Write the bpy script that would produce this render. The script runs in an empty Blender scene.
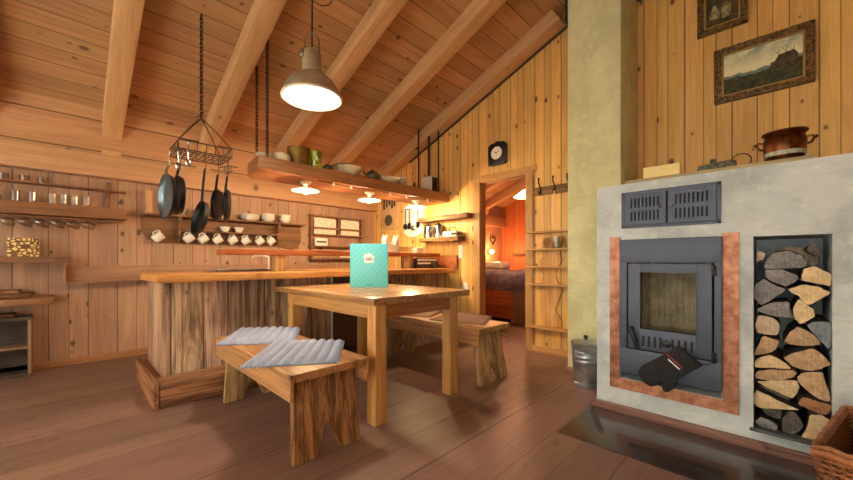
import bpy, bmesh, math, random
from mathutils import Vector, Matrix, Euler
rng = random.Random(7)
PI = math.pi
C = bpy.context.scene.collection
SC = bpy.context.scene

# ------------------------------------------------------------------ camera, world, light, exposure
cam = bpy.data.objects.new('camera', bpy.data.cameras.new('camera')); C.objects.link(cam)
cam.location = (0, 0, 1.0); cam.rotation_euler = (PI/2, 0, math.radians(44.55))
cam.data.sensor_width = 36.0; cam.data.lens = 36*352/853; cam.data.shift_y = 21/853
cam.data.clip_start = 0.02
SC.camera = cam
W = bpy.data.worlds.new('world'); SC.world = W; W.use_nodes = True
bg = W.node_tree.nodes['Background']; bg.inputs[0].default_value = (0.78, 0.89, 1.0, 1); bg.inputs[1].default_value = 1.2

def lamp(name, kind, loc, energy, color, rot=(0, 0, 0), **kw):
    l = bpy.data.lights.new(name, kind); l.energy = energy; l.color = color
    for k, v in kw.items(): setattr(l, k, v)
    o = bpy.data.objects.new(name, l); C.objects.link(o); o.location = loc; o.rotation_euler = rot
    return o
# daylight through the two windows of the wall behind the camera (openings built below)
for x0, x1 in ((-4.3, -1.9), (-1.1, 1.5)):
    lamp('window_daylight', 'AREA', ((x0+x1)/2, -2.08, 1.35), 560, (0.52, 0.76, 1.0), (PI/2, 0, PI),
         shape='RECTANGLE', size=x1-x0, size_y=1.7)
SC.view_settings.view_transform = 'Standard'; SC.view_settings.look = 'None'
SC.view_settings.gamma = 1.0; SC.view_settings.use_curve_mapping = False
SC.view_settings.exposure = 1.27

# ------------------------------------------------------------------ materials
def lin(h):
    h = h.lstrip('#'); v = [int(h[i:i+2], 16)/255 for i in (0, 2, 4)]
    return tuple((c/12.92 if c <= .04045 else ((c+.055)/1.055)**2.4) for c in v) + (1,)
class NT:
    def __init__(s, name):
        s.m = bpy.data.materials.new(name); s.m.use_nodes = True; s.t = s.m.node_tree
        s.b = s.t.nodes['Principled BSDF']
    def n(s, kind, **kw):
        nd = s.t.nodes.new(kind)
        for k, v in kw.items(): setattr(nd, k, v)
        return nd
    def l(s, a, b): s.t.links.new(a, b)
    def put(s, sock, v):
        if isinstance(v, bpy.types.NodeSocket): s.l(v, sock)
        else: sock.default_value = v
    def math(s, op, a, b=0.0, c=0.0, clamp=False):
        nd = s.n('ShaderNodeMath', operation=op, use_clamp=clamp)
        for i, v in enumerate((a, b, c)): s.put(nd.inputs[i], v)
        return nd.outputs[0]
    def mix(s, f, a, b, mode='MIX'):
        nd = s.n('ShaderNodeMix', data_type='RGBA', blend_type=mode)
        s.put(nd.inputs[0], f); s.put(nd.inputs[6], a); s.put(nd.inputs[7], b)
        return nd.outputs[2]
    def smooth(s, v, lo, hi):
        nd = s.n('ShaderNodeMapRange', interpolation_type='SMOOTHSTEP')
        s.put(nd.inputs[0], v); nd.inputs[1].default_value = lo; nd.inputs[2].default_value = hi
        return nd.outputs[0]
    def xyz(s, x, y, z):
        nd = s.n('ShaderNodeCombineXYZ')
        for i, v in enumerate((x, y, z)): s.put(nd.inputs[i], v)
        return nd.outputs[0]
    def noise(s, vec, scale=5, detail=4, rough=.55, dist=0):
        nd = s.n('ShaderNodeTexNoise'); s.l(vec, nd.inputs['Vector'])
        nd.inputs['Scale'].default_value = scale; nd.inputs['Detail'].default_value = detail
        nd.inputs['Roughness'].default_value = rough; nd.inputs['Distortion'].default_value = dist
        return nd.outputs[0]
    def coords(s):
        co = s.n('ShaderNodeTexCoord').outputs['Object']
        sp = s.n('ShaderNodeSeparateXYZ'); s.l(co, sp.inputs[0])
        return co, sp.outputs
    def bump(s, h, strength=.3, dist=.01):
        nd = s.n('ShaderNodeBump'); nd.inputs['Strength'].default_value = strength
        nd.inputs['Distance'].default_value = dist; s.l(h, nd.inputs['Height'])
        s.l(nd.outputs[0], s.b.inputs['Normal'])

def wood(name, c1, c2, grain='z', plank=None, across='x', seam=.006, knots=.5, rough=.5, var=.3,
         hue=.0, bump=.25, knot_col='#3a2010', contrast=1.0, coat=0.0, gs=1.0, irregular=.0):
    t = NT(name); co, o = t.coords(); ax = {'x': o[0], 'y': o[1], 'z': o[2]}
    rest = [k for k in 'xyz' if k != grain]
    if plank:
        third = [k for k in rest if k != across][0]
        q = t.math('DIVIDE', ax[across], plank)
        if irregular:
            q = t.math('ADD', q, t.math('MULTIPLY', t.math('SINE', t.math('MULTIPLY', q, 1.9)), irregular))
        i = t.math('FLOOR', q); fr = t.math('SUBTRACT', q, i)
        wn = t.n('ShaderNodeTexWhiteNoise', noise_dimensions='1D'); t.l(i, wn.inputs['W'])
        rnd = wn.outputs[0]; p = ax[across]; r = ax[third]
    else:
        rnd = t.n('ShaderNodeObjectInfo').outputs['Random']; p, r = ax[rest[0]], ax[rest[1]]
    sh = t.math('MULTIPLY', rnd, 41.0)
    g = t.math('ADD', ax[grain], sh)
    v1 = t.xyz(t.math('MULTIPLY', p, 16*gs), t.math('MULTIPLY', r, 16*gs), t.math('MULTIPLY', g, 1.1*gs))
    v2 = t.xyz(t.math('MULTIPLY', p, 95*gs), t.math('MULTIPLY', r, 95*gs), t.math('MULTIPLY', g, 3.0*gs))
    n1 = t.noise(v1, 1.0, 4, .6, .9); n2 = t.noise(v2, 1.0, 3, .6)
    f = t.math('ADD', t.math('MULTIPLY', n1, .62), t.math('MULTIPLY', n2, .38))
    f = t.smooth(f, .5-.24/contrast, .5+.24/contrast)
    col = t.mix(f, lin(c1), lin(c2))
    val = t.math('ADD', t.math('MULTIPLY', t.math('SUBTRACT', rnd, .5), var), 1.0)
    hsv = t.n('ShaderNodeHueSaturation'); t.l(val, hsv.inputs['Value']); t.l(col, hsv.inputs['Color'])
    if hue:
        wn2 = t.n('ShaderNodeTexWhiteNoise', noise_dimensions='1D'); t.l(t.math('MULTIPLY', sh, 3.7), wn2.inputs['W'])
        t.l(t.math('ADD', t.math('MULTIPLY', t.math('SUBTRACT', wn2.outputs[0], .5), hue), .5), hsv.inputs['Hue'])
    col = hsv.outputs[0]
    if knots:
        vo = t.n('ShaderNodeTexVoronoi', feature='F1', voronoi_dimensions='2D' if plank else '3D')
        if plank: vv = t.xyz(t.math('MULTIPLY', p, 8.0), t.math('MULTIPLY', g, 5.2), 0.0)
        else: vv = t.xyz(t.math('MULTIPLY', p, 5.2), t.math('MULTIPLY', r, 2.0), t.math('MULTIPLY', g, 2.6))
        t.l(vv, vo.inputs['Vector']); vo.inputs['Scale'].default_value = 1.0
        dist = vo.outputs['Distance']
        if plank:
            sc = t.n('ShaderNodeSeparateColor'); t.l(vo.outputs['Color'], sc.inputs[0])
            dist = t.math('ADD', dist, t.math('MULTIPLY', t.math('SUBTRACT', sc.outputs[1], .55), .16))
        k = t.smooth(dist, .13, .04)
        halo = t.smooth(dist, .26, .08)
        if plank:
            keep = t.math('LESS_THAN', sc.outputs[0], .23); k = t.math('MULTIPLY', k, keep); halo = t.math('MULTIPLY', halo, keep)
        col = t.mix(t.math('MULTIPLY', halo, .35*min(1, knots)), col, lin(c2))
        col = t.mix(t.math('MULTIPLY', k, knots, clamp=True), col, lin(knot_col))
    h = f
    if plank:
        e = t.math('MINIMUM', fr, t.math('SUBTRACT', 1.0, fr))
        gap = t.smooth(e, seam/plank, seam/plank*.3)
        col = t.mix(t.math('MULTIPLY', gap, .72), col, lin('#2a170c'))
        h = t.math('SUBTRACT', t.math('MULTIPLY', f, .25), t.math('MULTIPLY', gap, 2.0))
    t.l(col, t.b.inputs['Base Color'])
    t.put(t.b.inputs['Roughness'], t.math('ADD', t.math('MULTIPLY', n2, .25), rough-.12))
    if coat: t.b.inputs['Coat Weight'].default_value = coat; t.b.inputs['Coat Roughness'].default_value = .25
    t.bump(h, bump, .006)
    return t.m
def plain(name, c, rough=.5, metal=0.0, var=0.0, scale=20, c2=None, bump=0.0, coat=0.0):
    t = NT(name); b = t.b
    if var or c2:
        co, o = t.coords(); n = t.noise(co, scale, 5, .6)
        t.l(t.mix(t.smooth(n, .35, .65), lin(c), lin(c2 or c)), b.inputs['Base Color'])
        if bump: t.bump(n, bump, .01)
    else: b.inputs['Base Color'].default_value = lin(c)
    b.inputs['Roughness'].default_value = rough; b.inputs['Metallic'].default_value = metal
    b.inputs['Coat Weight'].default_value = coat
    return t.m
def emit(name, c, strength):
    t = NT(name); t.b.inputs['Base Color'].default_value = lin(c)
    t.b.inputs['Emission Color'].default_value = lin(c); t.b.inputs['Emission Strength'].default_value = strength
    return t.m
def clear_glass(name, tint='#ffffff', gloss=.04, rough=.05, edge=.3):
    t = NT(name); out = t.t.nodes['Material Output']
    tr = t.n('ShaderNodeBsdfTransparent'); tr.inputs[0].default_value = lin(tint)
    gl = t.n('ShaderNodeBsdfGlossy'); gl.inputs['Roughness'].default_value = rough
    lw = t.n('ShaderNodeLayerWeight'); lw.inputs[0].default_value = .35
    mx = t.n('ShaderNodeMixShader')
    t.l(t.math('ADD', t.math('MULTIPLY', lw.outputs['Facing'], edge), gloss, clamp=True), mx.inputs[0])
    t.l(tr.outputs[0], mx.inputs[1]); t.l(gl.outputs[0], mx.inputs[2]); t.l(mx.outputs[0], out.inputs['Surface'])
    return t.m
def plaster(name, c1, c2, c3, rough=.75):
    t = NT(name); co, o = t.coords()
    n1 = t.noise(co, 3.0, 6, .62, .4); n2 = t.noise(co, 14.0, 5, .65)
    v = t.xyz(t.math('MULTIPLY', o[0], 4.0), t.math('MULTIPLY', o[1], 4.0), t.math('MULTIPLY', o[2], 16.0))
    n3 = t.noise(v, 1.6, 4, .6, 1.2)
    col = t.mix(t.smooth(n1, .36, .66), lin(c1), lin(c2))
    col = t.mix(t.math('MULTIPLY', t.smooth(n2, .5, .75), .6), col, lin(c3))
    col = t.mix(t.math('MULTIPLY', t.smooth(n3, .52, .7), .35), col, lin(c2))
    t.l(col, t.b.inputs['Base Color']); t.b.inputs['Roughness'].default_value = rough
    t.bump(t.math('ADD', n2, n3), .25, .01)
    return t.m

M = {}
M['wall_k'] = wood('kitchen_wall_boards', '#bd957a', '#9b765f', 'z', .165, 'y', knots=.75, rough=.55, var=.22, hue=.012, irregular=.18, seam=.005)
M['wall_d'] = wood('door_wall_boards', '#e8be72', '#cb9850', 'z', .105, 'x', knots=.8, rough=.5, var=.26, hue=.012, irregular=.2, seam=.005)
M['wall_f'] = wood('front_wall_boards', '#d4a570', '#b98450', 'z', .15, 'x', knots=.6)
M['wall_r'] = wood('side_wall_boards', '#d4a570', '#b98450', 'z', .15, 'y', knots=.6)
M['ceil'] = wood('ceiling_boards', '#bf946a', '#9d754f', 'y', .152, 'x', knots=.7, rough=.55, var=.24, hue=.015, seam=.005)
M['rafter'] = wood('rafter_spruce', '#cda67a', '#b28757', 'x', knots=.55, rough=.55, var=.1)
M['beam'] = wood('plate_beam_spruce', '#c89c76', '#a87c58', 'y', knots=.8, rough=.55, var=.1)
M['base'] = wood('baseboard_spruce', '#b9845b', '#9a6641', 'y', knots=.3)
M['basex'] = wood('baseboard_spruce_cross', '#d0a065', '#b07a42', 'x', knots=.3)
M['jamb'] = wood('door_jamb_spruce', '#cfa26a', '#b08048', 'z', knots=.5)
M['bedwall'] = wood('bedroom_wall_boards', '#c87a48', '#a9582c', 'z', .14, 'x', knots=.6)
M['dark_trim'] = wood('dark_trim_wood', '#3b281c', '#21150e', 'y', knots=0)  # on the block by the chimney, ceiling shade put into the colour
M['floor'] = wood('floor_boards', '#8d6c5f', '#6d5146', 'y', .24, 'x', knots=.3, rough=.43, var=.30, hue=.02, bump=.12, seam=.004, contrast=.8, knot_col='#2a1712', irregular=.25)
M['plaster'] = plaster('heater_plaster', '#ced8dd', '#abb8be', '#e3e9ea')
M['plaster_green'] = plaster('chimney_plaster', '#d2d2a8', '#bdbd93', '#dfdfbb')
M['barn'] = wood('barn_planks', '#cdad90', '#765744', 'z', .24, 'y', knots=.6, rough=.7, var=.6, hue=.02, contrast=2.0, irregular=.25, seam=.007)
M['barn_x'] = wood('barn_planks_end', '#c7a283', '#86624a', 'z', .2, 'x', knots=.5, rough=.7, var=.3, contrast=1.4)
M['step'] = wood('step_barn_wood', '#a8744b', '#573521', 'y', knots=.7, rough=.65, contrast=2.0, var=.25)
M['step_x'] = wood('step_barn_wood_end', '#a8744b', '#5e3923', 'x', knots=.7, rough=.65, contrast=1.6, var=.25)
M['bartop'] = wood('live_edge_top', '#d79c5a', '#a8662f', 'y', knots=.5, rough=.35, contrast=1.2)
M['barshelf'] = wood('reddish_live_edge', '#b56a3a', '#7f3d1d', 'y', knots=.5, rough=.4, contrast=1.3)
M['bark_edge'] = wood('bark_edge', '#7a4f2e', '#3f2615', 'y', knots=0, rough=.8, contrast=1.6)
M['recess'] = wood('recess_panel', '#8a6350', '#6a4a3a', 'z', knots=0)
M['oak_x'] = wood('oak_top', '#c79660', '#8a5c33', 'x', .23, 'y', knots=.4, rough=.28, var=.3, contrast=1.4, seam=.003, bump=.1)
M['oak_leg'] = wood('oak_leg', '#d9a765', '#b27c40', 'z', knots=.4, rough=.45, contrast=1.2)
M['oak_ap'] = wood('oak_apron', '#d2a05e', '#a9733a', 'x', knots=.4, rough=.45, contrast=1.2)
M['oak_apy'] = wood('oak_apron_cross_shaded', '#b5743f', '#8a5028', 'y', knots=.4, rough=.45, contrast=1.2)  # darker copy of the apron oak, side-face shade put into the colour
M['bench_top'] = wood('bench_top_wood', '#c39058', '#8f5f34', 'x', .2, 'y', knots=.5, rough=.42, contrast=1.3, seam=.003)
M['bench_leg'] = wood('bench_leg_wood', '#b58456', '#65401f', 'z', knots=.6, rough=.55, contrast=2.2)
M['bench_pale'] = wood('bench_pale_wood', '#c3a376', '#80603c', 'z', knots=.6, rough=.6, contrast=2.0)
M['bench_rail'] = wood('bench_rail_wood', '#c3935f', '#8a5a34', 'x', knots=.8, rough=.55, contrast=1.5)
M['shelf_y'] = wood('dark_shelf_wood', '#976a45', '#65412a', 'y', knots=.3, rough=.6, contrast=1.2)
M['railw'] = wood('rail_shelf_wood', '#a57c60', '#845c43', 'y', knots=.4)
M['shelf_x'] = wood('weathered_branch', '#936a42', '#50331d', 'x', knots=.5, rough=.7, contrast=1.6)
M['rack_x'] = wood('pale_shelf_wood', '#cda367', '#a87a42', 'x', knots=.3, rough=.55)
M['slab_z'] = wood('live_edge_slab', '#d2a468', '#a3713b', 'z', knots=.8, contrast=1.5)
M['hang'] = wood('hanging_plank', '#ac774c', '#80502f', 'y', knots=.6, rough=.5, contrast=1.2)
M['crate'] = wood('crate_wood', '#54453c', '#332822', 'y', knots=.2, rough=.7)
M['crate_edge'] = wood('crate_edge_wood', '#8f7257', '#6b4f39', 'z', knots=.2, rough=.7)  # paler copy of the crate wood, lit edge put into the colour
M['kick'] = wood('kick_board', '#8f6a5c', '#6d4a3e', 'x', knots=.2, rough=.4)
M['bed'] = wood('bed_front_wood', '#b5683a', '#8a4522', 'x', .13, 'z', knots=.3)
M['bedend'] = wood('bed_end_wood', '#8f7055', '#6b5038', 'z', knots=.3)
M['mill'] = wood('turned_beech', '#d0a277', '#b5855a', 'z', knots=0)
M['iron'] = plain('dark_iron', '#2d2622', .55, .7)
M['rust'] = plain('rusty_iron', '#4a2f22', .7, .5, 1, 60, '#2c1c15')
M['wire'] = plain('wire_iron', '#5a4c3c', .45, .8)
M['black'] = plain('black_paint', '#141415', .4)
M['blackpan'] = plain('pan_black', '#17181b', .38, .3)
M['pansteel'] = plain('pan_steel', '#6e7c86', .33, .75, 1, 10, '#45525c')
M['steel'] = plain('stainless', '#c3c6c8', .22, 1.0)
M['zinc'] = plain('zinc', '#b4b9be', .32, .8, 1, 12, '#93989e')
M['copper'] = plain('copper_sheet', '#ad7c66', .40, .8, 1, 16, '#855540', .25)
M['copperpot'] = plain('copper_pot', '#7a4a28', .3, .9, 1, 18, '#4a2a18', .3)
M['potband'] = plain('pot_band', '#b9b3a4', .5, .2, 1, 40, '#7c9079')
M['stove'] = plain('stove_steel', '#4b5468', .46, .3)
M['stove_dark'] = plain('stove_gap', '#121317', .6, .2)
M['firebox'] = plain('fire_brick', '#dcd8ca', .9, 0, 1, 12, '#b8b2a2', .2)
M['stove_glass'] = clear_glass('stove_glass', '#f2f0ea', .0, .12, .06)
M['glass'] = clear_glass('drinking_glass', '#f3efe8', .03)
M['winglass'] = clear_glass('window_glass', '#ffffff', .02)
M['white'] = plain('white_glaze', '#eae6dd', .3)
M['cream'] = plain('cream_enamel', '#e2d6b5', .35)
M['yellowblock'] = plain('yellow_block', '#f0de9a', .7)
M['enamel'] = plain('enamel_shade', '#f0e6cf', .3)
M['pendant'] = plain('pendant_metal', '#b3a48d', .42, .3, 1, 8, '#978770')
M['bulb'] = emit('lamp_bulb', '#ffe6b8', 30)
M['disc'] = emit('pendant_disc', '#fff3dc', 9)
M['nickel'] = plain('nickel', '#8a8577', .35, .9)
M['pillow_t'] = None
M['turq'] = None
M['gloveM'] = plain('glove_cloth', '#15161a', .85, 0, 1, 60, '#202126', .3)
M['red'] = plain('red_stripe', '#b03540', .7)
M['offwhite'] = plain('print_white', '#e8e6e2', .6)
M['print'] = plain('print_dark', '#3a4a4c', .6)
M['plate'] = plain('hearth_plate', '#4a3f3b', .22, .3, 1, 5, '#3a312e', coat=.3)
M['stone'] = plain('stone_sill', '#3d4046', .6, 0, 1, 20, '#5a5e64', .3)
M['paper'] = plain('paper', '#e6ded2', .8)
M['paper2'] = plain('kraft_bark', '#8f5a3f', .85, 0, 1, 30, '#c0835f', .4)
M['blanket'] = plain('blanket', '#a49bab', .95, 0, 1, 9, '#857c8c', .4)
M['lampshade'] = emit('bedroom_shade', '#fff0d0', 1.6)
M['vase_g'] = plain('yellow_green_glaze', '#a9b51c', .2, 0, 1, 6, '#6d7a12', coat=.5)
M['brasspot'] = plain('brass_pot', '#8a6a2c', .45, .6, 1, 12, '#6b4f22')
M['darkpot'] = plain('dark_ceramic', '#3a3424', .45, 0, 1, 25, '#5a5238')
M['tin'] = plain('old_tin', '#75735f', .5, .4, 1, 45, '#3c3d33', .4)
M['boxwhite'] = plain('white_box', '#dcdad2', .5)
M['gilt'] = plain('gilt_frame', '#8a6a3a', .45, .35, 1, 45, '#3f2d18', .6)
M['gilt2'] = plain('gilt_edge', '#a3854c', .4, .5)
M['switch'] = plain('switch_plastic', '#eceae4', .4)
M['rope'] = plain('cord', '#d8cdb4', .9)
M['toilet'] = plain('tissue', '#f0ece4', .9)
M['boardwood'] = wood('cutting_board', '#cfae84', '#b08a5e', 'z', knots=.2)
M['ind'] = plain('porcelain', '#f2eee6', .25)

def quilt():
    t = NT('cushion_ticking'); co, o = t.coords()
    v = t.math('SINE', t.math('MULTIPLY', o[0], 620.0)); n = t.noise(co, 40, 3)
    t.l(t.mix(t.smooth(v, -.1, .5), lin('#a0a7ba'), lin('#747d95')), t.b.inputs['Base Color'])
    t.b.inputs['Roughness'].default_value = .9; t.bump(n, .2, .004); return t.m
M['quilt'] = quilt()
M['brownpad'] = plain('brown_pad', '#7b5a4b', .9, 0, 1, 50, '#6a4a3d', .2)
def turq():
    t = NT('turquoise_cover'); co, o = t.coords()
    d = t.math('ADD', t.math('MULTIPLY', o[0], 62.0), t.math('MULTIPLY', o[2], 62.0))
    fr = t.math('FRACT', d)
    dash = t.math('FRACT', t.math('MULTIPLY', t.math('SUBTRACT', o[2], o[0]), 22.0))
    k = t.math('MULTIPLY', t.smooth(fr, .62, .75), t.smooth(dash, .12, .25))
    t.l(t.mix(t.math('MULTIPLY', k, .55), lin('#46bfc4'), lin('#bfeaec')), t.b.inputs['Base Color'])
    t.b.inputs['Roughness'].default_value = .35; return t.m
M['turq'] = turq()
def cutface(name, c1, c2):
    t = NT(name); co, o = t.coords(); n = t.noise(co, 26, 5, .65)
    v = t.xyz(t.math('MULTIPLY', o[0], 120.0), 0.0, t.math('MULTIPLY', o[2], 35.0)); n2 = t.noise(v, 1.0, 4, .7, 1.0)
    f = t.math('ADD', t.math('MULTIPLY', n, .5), t.math('MULTIPLY', n2, .5))
    t.l(t.mix(t.smooth(f, .36, .64), lin(c1), lin(c2)), t.b.inputs['Base Color'])
    t.b.inputs['Roughness'].default_value = .85; t.bump(f, .5, .008); return t.m
LC = {'gray': ('#a3a2a3', '#706f72'), 'light': ('#ead7b2', '#c8aa7c'), 'tan': ('#d3b694', '#a3835f'), 'pale': ('#d9cab4', '#b09c84'),
      'dark': ('#77726e', '#45413e'), 'blue': ('#8e95a3', '#636a78'), 'red': ('#bd8a68', '#8f5f45'), 'bark': ('#8a7c6c', '#4f443a')}
for k, (a, b) in LC.items(): M['cut_'+k] = cutface('cut_'+k, a, b)
M['bark'] = plain('log_bark', '#4b3a2d', .95, 0, 1, 40, '#2a2019', .8)
def birch_box():
    t = NT('patterned_box'); co, o = t.coords(); vo = t.n('ShaderNodeTexVoronoi', feature='DISTANCE_TO_EDGE')
    t.l(co, vo.inputs['Vector']); vo.inputs['Scale'].default_value = 34
    t.l(t.mix(t.smooth(vo.outputs[0], .10, .2), lin('#6b4522'), lin('#e6c886')), t.b.inputs['Base Color']); t.b.inputs['Roughness'].default_value = .6
    return t.m
M['birch'] = birch_box()
def wicker(name='wicker_weave'):
    t = NT(name); co, o = t.coords()
    a = t.math('SINE', t.math('MULTIPLY', t.math('ADD', o[0], o[1]), 260.0)); b = t.math('SINE', t.math('MULTIPLY', o[2], 420.0))
    h = t.math('MULTIPLY', a, b)
    t.l(t.mix(t.smooth(h, -.6, .5), lin('#5d3219'), lin('#b57a48')), t.b.inputs['Base Color']); t.b.inputs['Roughness'].default_value = .55
    t.bump(h, .6, .006); return t.m
M['wicker'] = wicker()
M['cane'] = plain('cane_rod', '#a86c3e', .5, 0, 1, 30, '#7d4a28')
def landscape():
    t = NT('landscape_canvas'); co, o = t.coords(); x, z = o[0], o[2]
    n = t.noise(co, 9, 6, .6, .5); n2 = t.noise(co, 30, 5, .65)
    sky = t.mix(t.smooth(n, .35, .65), lin('#7f8f83'), lin('#d9d5b4'))
    sky = t.mix(t.smooth(z, .0, .16), lin('#e3dcb6'), sky)
    land = t.mix(t.smooth(n2, .35, .65), lin('#4a4a26'), lin('#1f2313'))
    hz = t.math('ADD', t.math('MULTIPLY', t.math('SUBTRACT', n, .5), .10), t.math('MULTIPLY', t.math('ABSOLUTE', t.math('ADD', x, .03)), .16))
    k = t.smooth(t.math('SUBTRACT', z, hz), -.055, -.045)
    sea = t.smooth(t.math('SUBTRACT', z, hz), -.02, -.03)
    col = t.mix(k, land, t.mix(sea, sky, lin('#6e8078')))
    t.l(col, t.b.inputs['Base Color']); t.b.inputs['Roughness'].default_value = .4; return t.m
M['landscape'] = landscape()
M['stilldark'] = plain('still_life_canvas', '#2b2417', .4, 0, 1, 9, '#5a4a2c')
M['house_paint'] = plain('painted_house', '#2a2417', .5, 0, 1, 40, '#5a4a2c')
M['pale_paint'] = plain('painted_jug', '#a8a078', .5, 0, 1, 30, '#5e5536')
M['rag'] = plain('printed_paper', '#efe6d8', .85, 0, 1, 30, '#d8c8b4')

# ------------------------------------------------------------------ mesh builder
class MB:
    def __init__(s): s.bm = bmesh.new(); s.mi = 0
    def _merge(s, b):
        for f in b.faces: f.material_index = s.mi
        me = bpy.data.meshes.new('tmp'); b.to_mesh(me); b.free(); s.bm.from_mesh(me); bpy.data.meshes.remove(me)
        return s
    def box(s, x0, x1, y0, y1, z0, z1, bev=0.0, mat=None, seg=2):
        b = bmesh.new(); bmesh.ops.create_cube(b, size=1)
        for v in b.verts: v.co = Vector(((x0+x1)/2+v.co.x*(x1-x0), (y0+y1)/2+v.co.y*(y1-y0), (z0+z1)/2+v.co.z*(z1-z0)))
        if bev: bmesh.ops.bevel(b, geom=b.edges[:], offset=bev, segments=seg, affect='EDGES', profile=.6)
        if mat is not None: b.transform(mat)
        return s._merge(b)
    def tube(s, pts, r, seg=8, closed=False):
        pts = [Vector(p) for p in pts]; n = len(pts); rr = r if isinstance(r, (list, tuple)) else [r]*n
        b = bmesh.new(); rings = []; up = None
        for i, p in enumerate(pts):
            a = pts[(i-1) % n] if (closed or i) else p; c = pts[(i+1) % n] if (closed or i < n-1) else p
            t = (c-a).normalized()
            if up is None: up = t.orthogonal().normalized()
            else:
                up = up-t*up.dot(t)
                up = up.normalized() if up.length > 1e-6 else t.orthogonal().normalized()
            w = t.cross(up)
            rings.append([b.verts.new(p+(up*math.cos(2*PI*k/seg)+w*math.sin(2*PI*k/seg))*rr[i]) for k in range(seg)])
        for i in range(n if closed else n-1):
            A, B = rings[i], rings[(i+1) % n]
            for k in range(seg): b.faces.new((A[k], A[(k+1) % seg], B[(k+1) % seg], B[k]))
        if not closed: b.faces.new(rings[0][::-1]); b.faces.new(rings[-1])
        bmesh.ops.recalc_face_normals(b, faces=b.faces[:])
        return s._merge(b)
    def lathe(s, prof, c=(0, 0, 0), seg=24, mat=None):
        b = bmesh.new(); rings = []
        for r, z in prof:
            if r < 1e-5: rings.append([b.verts.new((0, 0, z))])
            else: rings.append([b.verts.new((r*math.cos(2*PI*k/seg), r*math.sin(2*PI*k/seg), z)) for k in range(seg)])
        for A, B in zip(rings, rings[1:]):
            for k in range(seg):
                if len(A) == 1 and len(B) == 1: continue
                if len(A) == 1: b.faces.new((A[0], B[k], B[(k+1) % seg]))
                elif len(B) == 1: b.faces.new((A[k], A[(k+1) % seg], B[0]))
                else: b.faces.new((A[k], A[(k+1) % seg], B[(k+1) % seg], B[k]))
        bmesh.ops.recalc_face_normals(b, faces=b.faces[:])
        if mat is not None: b.transform(mat)
        b.transform(Matrix.Translation(c))
        return s._merge(b)
    def prism(s, pts, axis, a, c, bev=0.0, mat=None, end_mi=None):
        b = bmesh.new()
        def mk(p, t): return {'x': (t, p[0], p[1]), 'y': (p[0], t, p[1]), 'z': (p[0], p[1], t)}[axis]
        A = [b.verts.new(mk(p, a)) for p in pts]; B = [b.verts.new(mk(p, c)) for p in pts]; n = len(pts)
        f0 = b.faces.new(A[::-1]); f1 = b.faces.new(B)
        for k in range(n): b.faces.new((A[k], A[(k+1) % n], B[(k+1) % n], B[k]))
        bmesh.ops.recalc_face_normals(b, faces=b.faces[:])
        if bev: bmesh.ops.bevel(b, geom=b.edges[:], offset=bev, segments=2, affect='EDGES', profile=.6)
        if mat is not None: b.transform(mat)
        return s._merge(b)
    def ball(s, c, r, sc=(1, 1, 1), u=14, v=9):
        b = bmesh.new(); bmesh.ops.create_uvsphere(b, u_segments=u, v_segments=v, radius=r)
        for q in b.verts: q.co = Vector((q.co.x*sc[0]+c[0], q.co.y*sc[1]+c[1], q.co.z*sc[2]+c[2]))
        return s._merge(b)
    def build(s, name, mats, parent=None, loc=None, ang=35):
        me = bpy.data.meshes.new(name); s.bm.to_mesh(me); s.bm.free()
        for m in (mats if isinstance(mats, (list, tuple)) else [mats]): me.materials.append(m)
        for p in me.polygons: p.use_smooth = True
        me.set_sharp_from_angle(angle=math.radians(ang))
        o = bpy.data.objects.new(name, me); C.objects.link(o)
        if parent: o.parent = parent
        if loc: o.location = loc
        return o
def tag(o, label, cat, group=None):
    o['label'] = label; o['category'] = cat
    if group: o['group'] = group
    return o
def thing(name, label, cat, loc=(0, 0, 0), rz=0.0, group=None):
    o = bpy.data.objects.new(name, None); C.objects.link(o); o.empty_display_size = .05
    o.location = loc; o.rotation_euler = (0, 0, rz); return tag(o, label, cat, group)
def struct(name, mb, m, parent=None):
    o = mb.build(name, m, parent)
    if not parent: o['kind'] = 'structure'
    return o
def B(*a, **k): return MB().box(*a, **k)
def copy_tree(root, label=None, loc=None, rz=None, group=None):
    r = root.copy(); C.objects.link(r)
    if label: r['label'] = label
    if group: r['group'] = group
    if loc is not None: r.location = loc
    if rz is not None: r.rotation_euler = (0, 0, rz)
    for ch in list(root.children):
        c = ch.copy(); C.objects.link(c); c.parent = r
        for g in list(ch.children):
            d = g.copy(); C.objects.link(d); d.parent = c
    return r
def at(loc=(0, 0, 0), rot=(0, 0, 0)): return Matrix.Translation(loc) @ Euler(rot).to_matrix().to_4x4()
def wavy(a0, a1, off, amp, n, seed):
    """points along a..b with a gently wandering offset (a live edge)"""
    r = random.Random(seed); ph = [r.uniform(0, 6.28) for _ in range(3)]
    return [(a0+(a1-a0)*i/n, off+amp*(math.sin(ph[0]+i*.55)+.6*math.sin(ph[1]+i*1.23)+.35*math.sin(ph[2]+i*2.4))/1.5) for i in range(n+1)]
def plank_y(y0, y1, xf, xb, z0, z1, amp=.012, n=24, seed=1, bev=.006):
    """live-edge plank running along y; front edge at x=xf, straight back at x=xb"""
    pts = [(x, y) for y, x in wavy(y0, y1, xf, amp, n, seed)] + [(xb, y1), (xb, y0)]
    return MB().prism(pts, 'z', z0, z1, bev)
def chain(p0, p1, link=.034, r=.0035, w=.009):
    m = MB(); p0, p1 = Vector(p0), Vector(p1); d = p1-p0; n = max(2, int(d.length/(link*.78)))
    for i in range(n):
        c = p0+d*((i+.5)/n); a = (i % 2)*PI/2+.3
        pts = [c+Vector((math.cos(a)*math.sin(t)*w, math.sin(a)*math.sin(t)*w, math.cos(t)*link*.55)) for t in [2*PI*k/10 for k in range(10)]]
        m.tube(pts, r, 5, True)
    return m

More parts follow.
